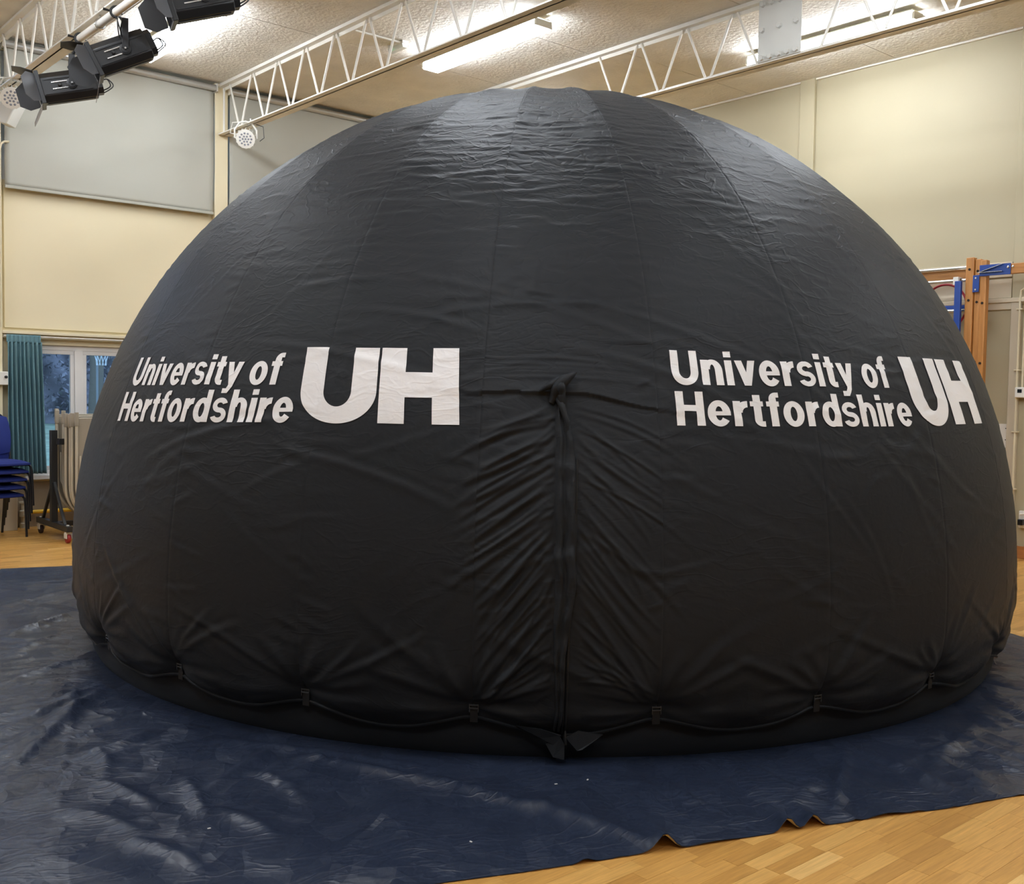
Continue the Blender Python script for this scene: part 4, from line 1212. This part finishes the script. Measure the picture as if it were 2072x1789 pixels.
def folded_table():
    """local: x along the length, y thickness, z up"""
    r = empty('folding_table')
    L, H, rc = 1.78, 1.10, .05
    def outline(L0, L1, z0, z1, rad):
        P = []
        big = rad + .27
        for cx, cz, a, rad in ((L1 - big, z0 + big, -90, big), (L1 - rad, z1 - rad, 0, rad), (L0 + rad, z1 - rad, 90, rad), (L0 + big, z0 + big, 180, big)):
            for k in range(7): P.append((cx + rad * math.cos((a + 15 * k) * RAD), cz + rad * math.sin((a + 15 * k) * RAD)))
        return P
    MB().prism(outline(0, L, .06, H, rc), -.012, .012, lambda a, b, h: (a, h, b)).build('table_top', M_TABLE, r, smooth=.5, bevel=.003)
    rim = [(x, .016, z) for x, z in outline(.01, L - .01, .07, H - .01, rc)]
    MB().tube(rim, .013, 6, closed=True).build('rim', M_TABLE, r)
    # folded U-shaped legs lying against the underside
    for x0, s in ((.0, 1), (L, -1)):
        pts = [(x0, -.03, 1.13), (x0, -.03, .52)] + [(x0 + s * (.33 - .33 * math.cos(a)), -.03, .38 - .33 * math.sin(a)) for a in np.linspace(0, math.pi / 2, 9)] + [(x0 + s * .62, -.03, .05)]
        MB().tube(pts, .0135, 8).build('leg', M_TABLET, r)
        MB().tube([(x0 + s * .03, -.048, .72), (x0 + s * .03, -.048, .42), (x0 + s * .05, -.048, .37), (x0 + s * .10, -.048, .34), (x0 + s * .4, -.048, .34)], .009, 6).build('leg_brace', M_TABLET, r)
        MB().bb((x0 - .018, -.045, 1.02), (x0 + .018, -.012, 1.16)).build('leg_cap', M_TABLE, r, bevel=.004)
    return r
FT = folded_table()
rr = np.random.default_rng(3)
ys = [11.05, 10.98, 10.915, 10.85, 10.785, 11.27, 11.34, 11.41, 11.48]
lab = ['taupe folded table upright on the trolley, next to its post on the room side', 'taupe folded table upright on the trolley, second on the room side', 'taupe folded table upright on the trolley, third on the room side', 'taupe folded table upright on the trolley, fourth on the room side', 'taupe folded table upright on the trolley, outermost towards the dome',
       'taupe folded table upright on the trolley, just behind its post', 'taupe folded table upright on the trolley, second behind the post', 'taupe folded table upright on the trolley, third behind the post', 'taupe folded table upright on the trolley, nearest the window']
for i, y in enumerate(ys):
    f = FT if i == 0 else copy_tree(FT)
    f.location = (3.46 + .015 * (i % 3) + rr.uniform(0, .02), y, .125 + rr.uniform(0, .05) + (.02 if i > 4 else 0))
    f.rotation_euler = (rr.uniform(-.02, .02), 0, 0)
    tag(f, lab[i], 'folding table', 'folded tables on the trolley')

# ------------------------------------------------------------------ climbing frame on the right wall
cf = thing('climbing_frame', 'folded wooden wall-bar climbing frame with silver bars, right of the dome', 'climbing frame', (UR - .3, 5.1, 0))
XF = UR - .30
def fy(px): return on(px, 600, x=XF)[1]
zt_ = on(1975, 520, x=XF)[2]
ya, yb, yc, yd = fy(1952), fy(1968), fy(1981), fy(1994)
posts = [(yb, ya, XF, zt_), (yc, yb - .004, XF + .02, zt_ - .02), (yd, yc - .004, XF + .0, zt_ - .035)]
for y0, y1, x0, zt in posts:
    ps = MB().bb((x0, y0, 0), (x0 + .075, y1, zt)).build('post', M_PINE, cf, world=True, bevel=.008)
    for z in (zt - .12, zt - .43, zt - 1.03, zt - 1.63, zt - 2.23):
        MB().lathe([(.013, 0), (.013, .004)], 12, (x0 - .001, (y0 + y1) / 2, z), roty(-math.pi / 2)).build('socket_hole', M_HOLE, ps, world=True)
def zz(py, px=1905): return on(px, py, x=XF + .04)[2]
for pyl, pyr in ((549, 540), (572, 567), (631, 629)):
    z = (zz(pyl, 1890) + zz(pyr, 1950)) / 2
    MB().tube([(XF + .04, ya - .02, z), (XF + .04, 8.2, z)], .019, 12).build('climbing_bar', M_BAR, cf, world=True)
z = zz(555, 1920)
MB().bb((XF + .07, ya - .02, z - .055), (XF + .11, 8.0, z + .045)).build('wooden_rail', M_PINEH, cf, world=True, bevel=.004)
for yq in (5.86, 7.9):
    MB().bb((XF, yq, 0), (XF + .07, yq + .09, zt_ - .09)).build('post', M_PINE, cf, world=True, bevel=.008)
br = thing('climbing_beam', 'wooden beam with blue steel bracket jutting right from the climbing frame', 'beam', (XF, yd - .4, zt_ - .2))
zb = on(2000, 547, x=XF)[2]
MB().bb((XF - .012, on(2046, 545, x=XF)[1], zb - .055), (XF - .004, yc, zb + .055)).bb((XF - .012, yc - .0, zb - .21), (XF - .004, yb, zb - .04)).build('blue_bracket', M_BLUEFR, br, world=True, bevel=.003)
MB().bb((XF - .002, yd - 2.4, zb - .05), (XF + .05, yd - .03, zb + .05)).build('timber', M_PINEH, br, world=True, bevel=.005)
for dz, zz2 in ((.05, .035), (-.02, -.03)):
    MB().bar((XF - .02, yc + .01, zb - .02), (XF - .03, yd - .17, zb + dz), .004, .022, up=(1, 0, 0)).build('steel_strap', M_BAR, br, world=True)
for px, py in ((2040, 540), (2050, 539)):
    MB().lathe([(.012, 0), (.012, .006), (.006, .01)], 12, on(px, py, x=XF - .014), roty(-math.pi / 2)).build('rivet', M_CHROME, br, world=True)
for dz in (-.07, -.185):
    MB().lathe([(.009, 0), (.009, .006)], 10, (XF - .014, (yc + yb) / 2, zb + dz), roty(-math.pi / 2)).build('rivet', M_CHROME, br, world=True)
# blue goal frame and red hoop hanging on the frame
bf = thing('blue_frame', 'blue steel frame with pale hook hanging on the climbing bars', 'frame', (XF - .02, fy(1940), 0))
yb0 = fy(1941)
MB().bb((XF - .045, yb0 - .032, 1.0), (XF - .005, yb0 + .032, zz(571) - .01)).build('upright', M_BLUEFR, bf, world=True, bevel=.004)
z = zz(624)
MB().bb((XF + .065, yb0 - .03, z - .03), (XF + .095, yb0 + 1.2, z + .025)).build('crossbar', M_BLUEFR, bf, world=True, bevel=.004)
z2 = zz(569, 1937)
MB().bb((XF - .035, yb0 + .0, z2 - .045), (XF + .0, yb0 + .055, z2 + .03)).bb((XF - .035, yb0, z2 + .02), (XF + .075, yb0 + .055, z2 + .035)).build('hook', M_WHITEPL, bf, world=True, bevel=.004)
hp = on(1911, 622, x=XF + .2)
ho = MB().tube(arc_pts((XF + .2, hp[1], hp[2]), .235, 0, 2 * math.pi, 48, (0, 1, 0), (0, 0, 1)), .012, 8, closed=True).build('hoop', M_HOOP)
tag(ho, 'red plastic hoop hanging behind the silver climbing bars', 'hoop')

# ------------------------------------------------------------------ fittings on the right wall
def wall_pt(px, py): return on(px, py, x=UR - .03)
cy_ = wall_pt(2066, 600)[1]
cdt = thing('conduit_pipe', 'pair of thin cream conduits with clips on the right wall', 'conduit', (UR - .05, cy_, 0))
MB().tube([(UR - .05, cy_, .6), (UR - .05, cy_, 2.60), (UR - .05, cy_ - .01, 2.68), (UR - .05, cy_ - .06, 2.71), (UR - .05, cy_ - .5, 2.715)], .010, 8).build('pipe', M_TRIM, cdt, world=True)
MB().tube([(UR - .05, cy_ - .055, 1.70), (UR - .05, cy_ - .055, 2.58)], .010, 8).build('pipe', M_TRIM, cdt, world=True)
for py in (626, 749, 874, 990):
    z = wall_pt(2060, py)[2]
    MB().bb((UR - .06, cy_ - .03, z - .006), (UR - .02, cy_ + .03, z + .006)).build('clip', M_TRIM, cdt, world=True)
th = wall_pt(2064, 794)
t = thing('thermostat', 'white thermostat with small dark screen on the right wall', 'thermostat', (UR - .05, th[1], th[2]))
MB().bb((UR - .075, th[1] - .09, th[2] - .055), (UR - .02, th[1] + .035, th[2] + .05)).build('case', M_WHITEPL, t, world=True, bevel=.008)
MB().bb((UR - .077, th[1] - .035, th[2] - .005), (UR - .074, th[1] + .008, th[2] + .03)).build('screen', M_SCREEN, t, world=True)
nt2 = wall_pt(2034, 882)
t = thing('notice_card', 'white card with two screws on the cupboard door beside the dome', 'notice', (UR - .02, nt2[1], nt2[2]))
MB().bb((UR - .022, nt2[1] - .03, nt2[2] - .12), (UR - .014, nt2[1] + .35, nt2[2] + .12)).build('card', M_WHITEPL, t, world=True)
for dz in (.075, -.04): MB().lathe([(.005, 0), (.005, .003)], 8, (UR - .022, nt2[1] - .0, nt2[2] + dz), roty(-math.pi / 2)).build('screw', M_SCREEN, t, world=True)
so = wall_pt(2066, 1050)
t = thing('wall_socket', 'white wall socket with plug and cable above the wooden skirting', 'socket', (UR - .04, so[1], so[2]))
MB().bb((UR - .04, so[1] - .10, so[2] - .09), (UR - .0, so[1] + .02, so[2] + .08)).build('box', M_WHITEPL, t, world=True, bevel=.005)
MB().bb((UR - .09, so[1] - .04, so[2] - .06), (UR - .04, so[1] + .012, so[2] + .0)).build('plug', M_SCREEN, t, world=True, bevel=.006)
MB().tube([(UR - .07, so[1] - .01, so[2] + .05), (UR - .10, so[1] - .06, so[2] + .06), (UR - .10, so[1] - .12, so[2] + .01), (UR - .08, so[1] - .14, so[2] - .15)], .012, 8).build('cable', M_WHITEPL, t, world=True)

# ------------------------------------------------------------------ outdoors behind the low window
rg = np.random.default_rng(40)
hx0, hx1, hy, hz0, hz1 = -3.0, 24.0, 27.0, .85, 7.6
hd = thing('hedge', 'tall dark leafy hedge outside, filling the window panes', 'hedge', ((hx0 + hx1) / 2, hy + 1, hz0))
def hface(x, z): return hy + .35 * math.sin(x * 1.3) * math.cos(z * .9) + .2 * math.sin(x * 3.1 + z * 2.2)
G = [[(x, hface(x, z) + .12, z) for x in np.linspace(hx0, hx1, 70)] for z in np.linspace(hz0 - .5, hz1, 24)]
MB().grid(G).grid([[(x, hy + 2.2, z) for x in (hx0, hx1)] for z in (hz0 - .5, hz1)]).grid([[(x, y, hz1) for x in (hx0, hx1)] for y in (hy + .3, hy + 2.2)]).build('inner_mass', M_LEAF, hd, world=True, smooth=3)
nL = 42000
px_ = rg.uniform(hx0, hx1, nL); pz_ = rg.uniform(hz0 - .1, hz1 + .15, nL)
V = []; F = []
A1 = rg.normal(0, 1, (nL, 3)); A1 /= np.linalg.norm(A1, axis=1)[:, None]
B1 = np.cross(A1, rg.normal(0, 1, (nL, 3))); B1 /= np.linalg.norm(B1, axis=1)[:, None]
S1 = rg.uniform(.04, .10, nL)
for i in range(nL):
    p = np.array([px_[i], hface(px_[i], pz_[i]) - rg.uniform(-.02, .25), pz_[i]]); a_ = A1[i] * S1[i]; b_ = B1[i] * S1[i] * .5
    V += [p + a_, p + b_, p - a_, p - b_]; F.append((4 * i, 4 * i + 1, 4 * i + 2, 4 * i + 3))
mb = MB(); mb.v = [tuple(v) for v in V]; mb.f = F; mb.n = len(V)
o = mb.build('leaves', M_LEAF, hd, world=True, smooth=0); o['kind'] = 'stuff'
g = on(192, 818, y=24.5)
tk = MB().tube([(g[0], 24.5, .5), (g[0] + .05, 24.5, 2), (g[0] - .05, 24.6, 4), (g[0] + .1, 24.7, 8)], [.17, .15, .13, .11], 12).build('tree_trunk', M_BARK)
tag(tk, 'grey tree trunk outside, seen through the right pane', 'tree trunk')
nb = thing('netball_post', 'white netball hoop with net outside, seen through the right pane', 'netball post', (on(206, 720, y=21)[0], 21, .4))
c = on(205, 719, y=21)
MB().tube(arc_pts(c, .13, 0, 2 * math.pi, 24), .008, 6, closed=True).build('ring', M_NET, nb, world=True)
net = MB()
for k in range(10):
    a = 2 * math.pi * k / 10; b = a + .45
    for d in (b, a - .45):
        net.tube([c + (.13 * math.cos(a), .13 * math.sin(a), 0), c + (.10 * math.cos((a + d) / 2), .10 * math.sin((a + d) / 2), -.10), c + (.09 * math.cos(d), .09 * math.sin(d), -.20)], .005, 4)
net.build('net', M_NET, nb, world=True)
MB().tube([(c[0] + .02, 21.3, .3), (c[0] + .02, 21.3, c[2] + .1)], .022, 8).tube([(c[0] + .02, 21.3, c[2]), (c[0], 21.17, c[2])], .015, 6).build('pole', M_PLATE2, nb, world=True)
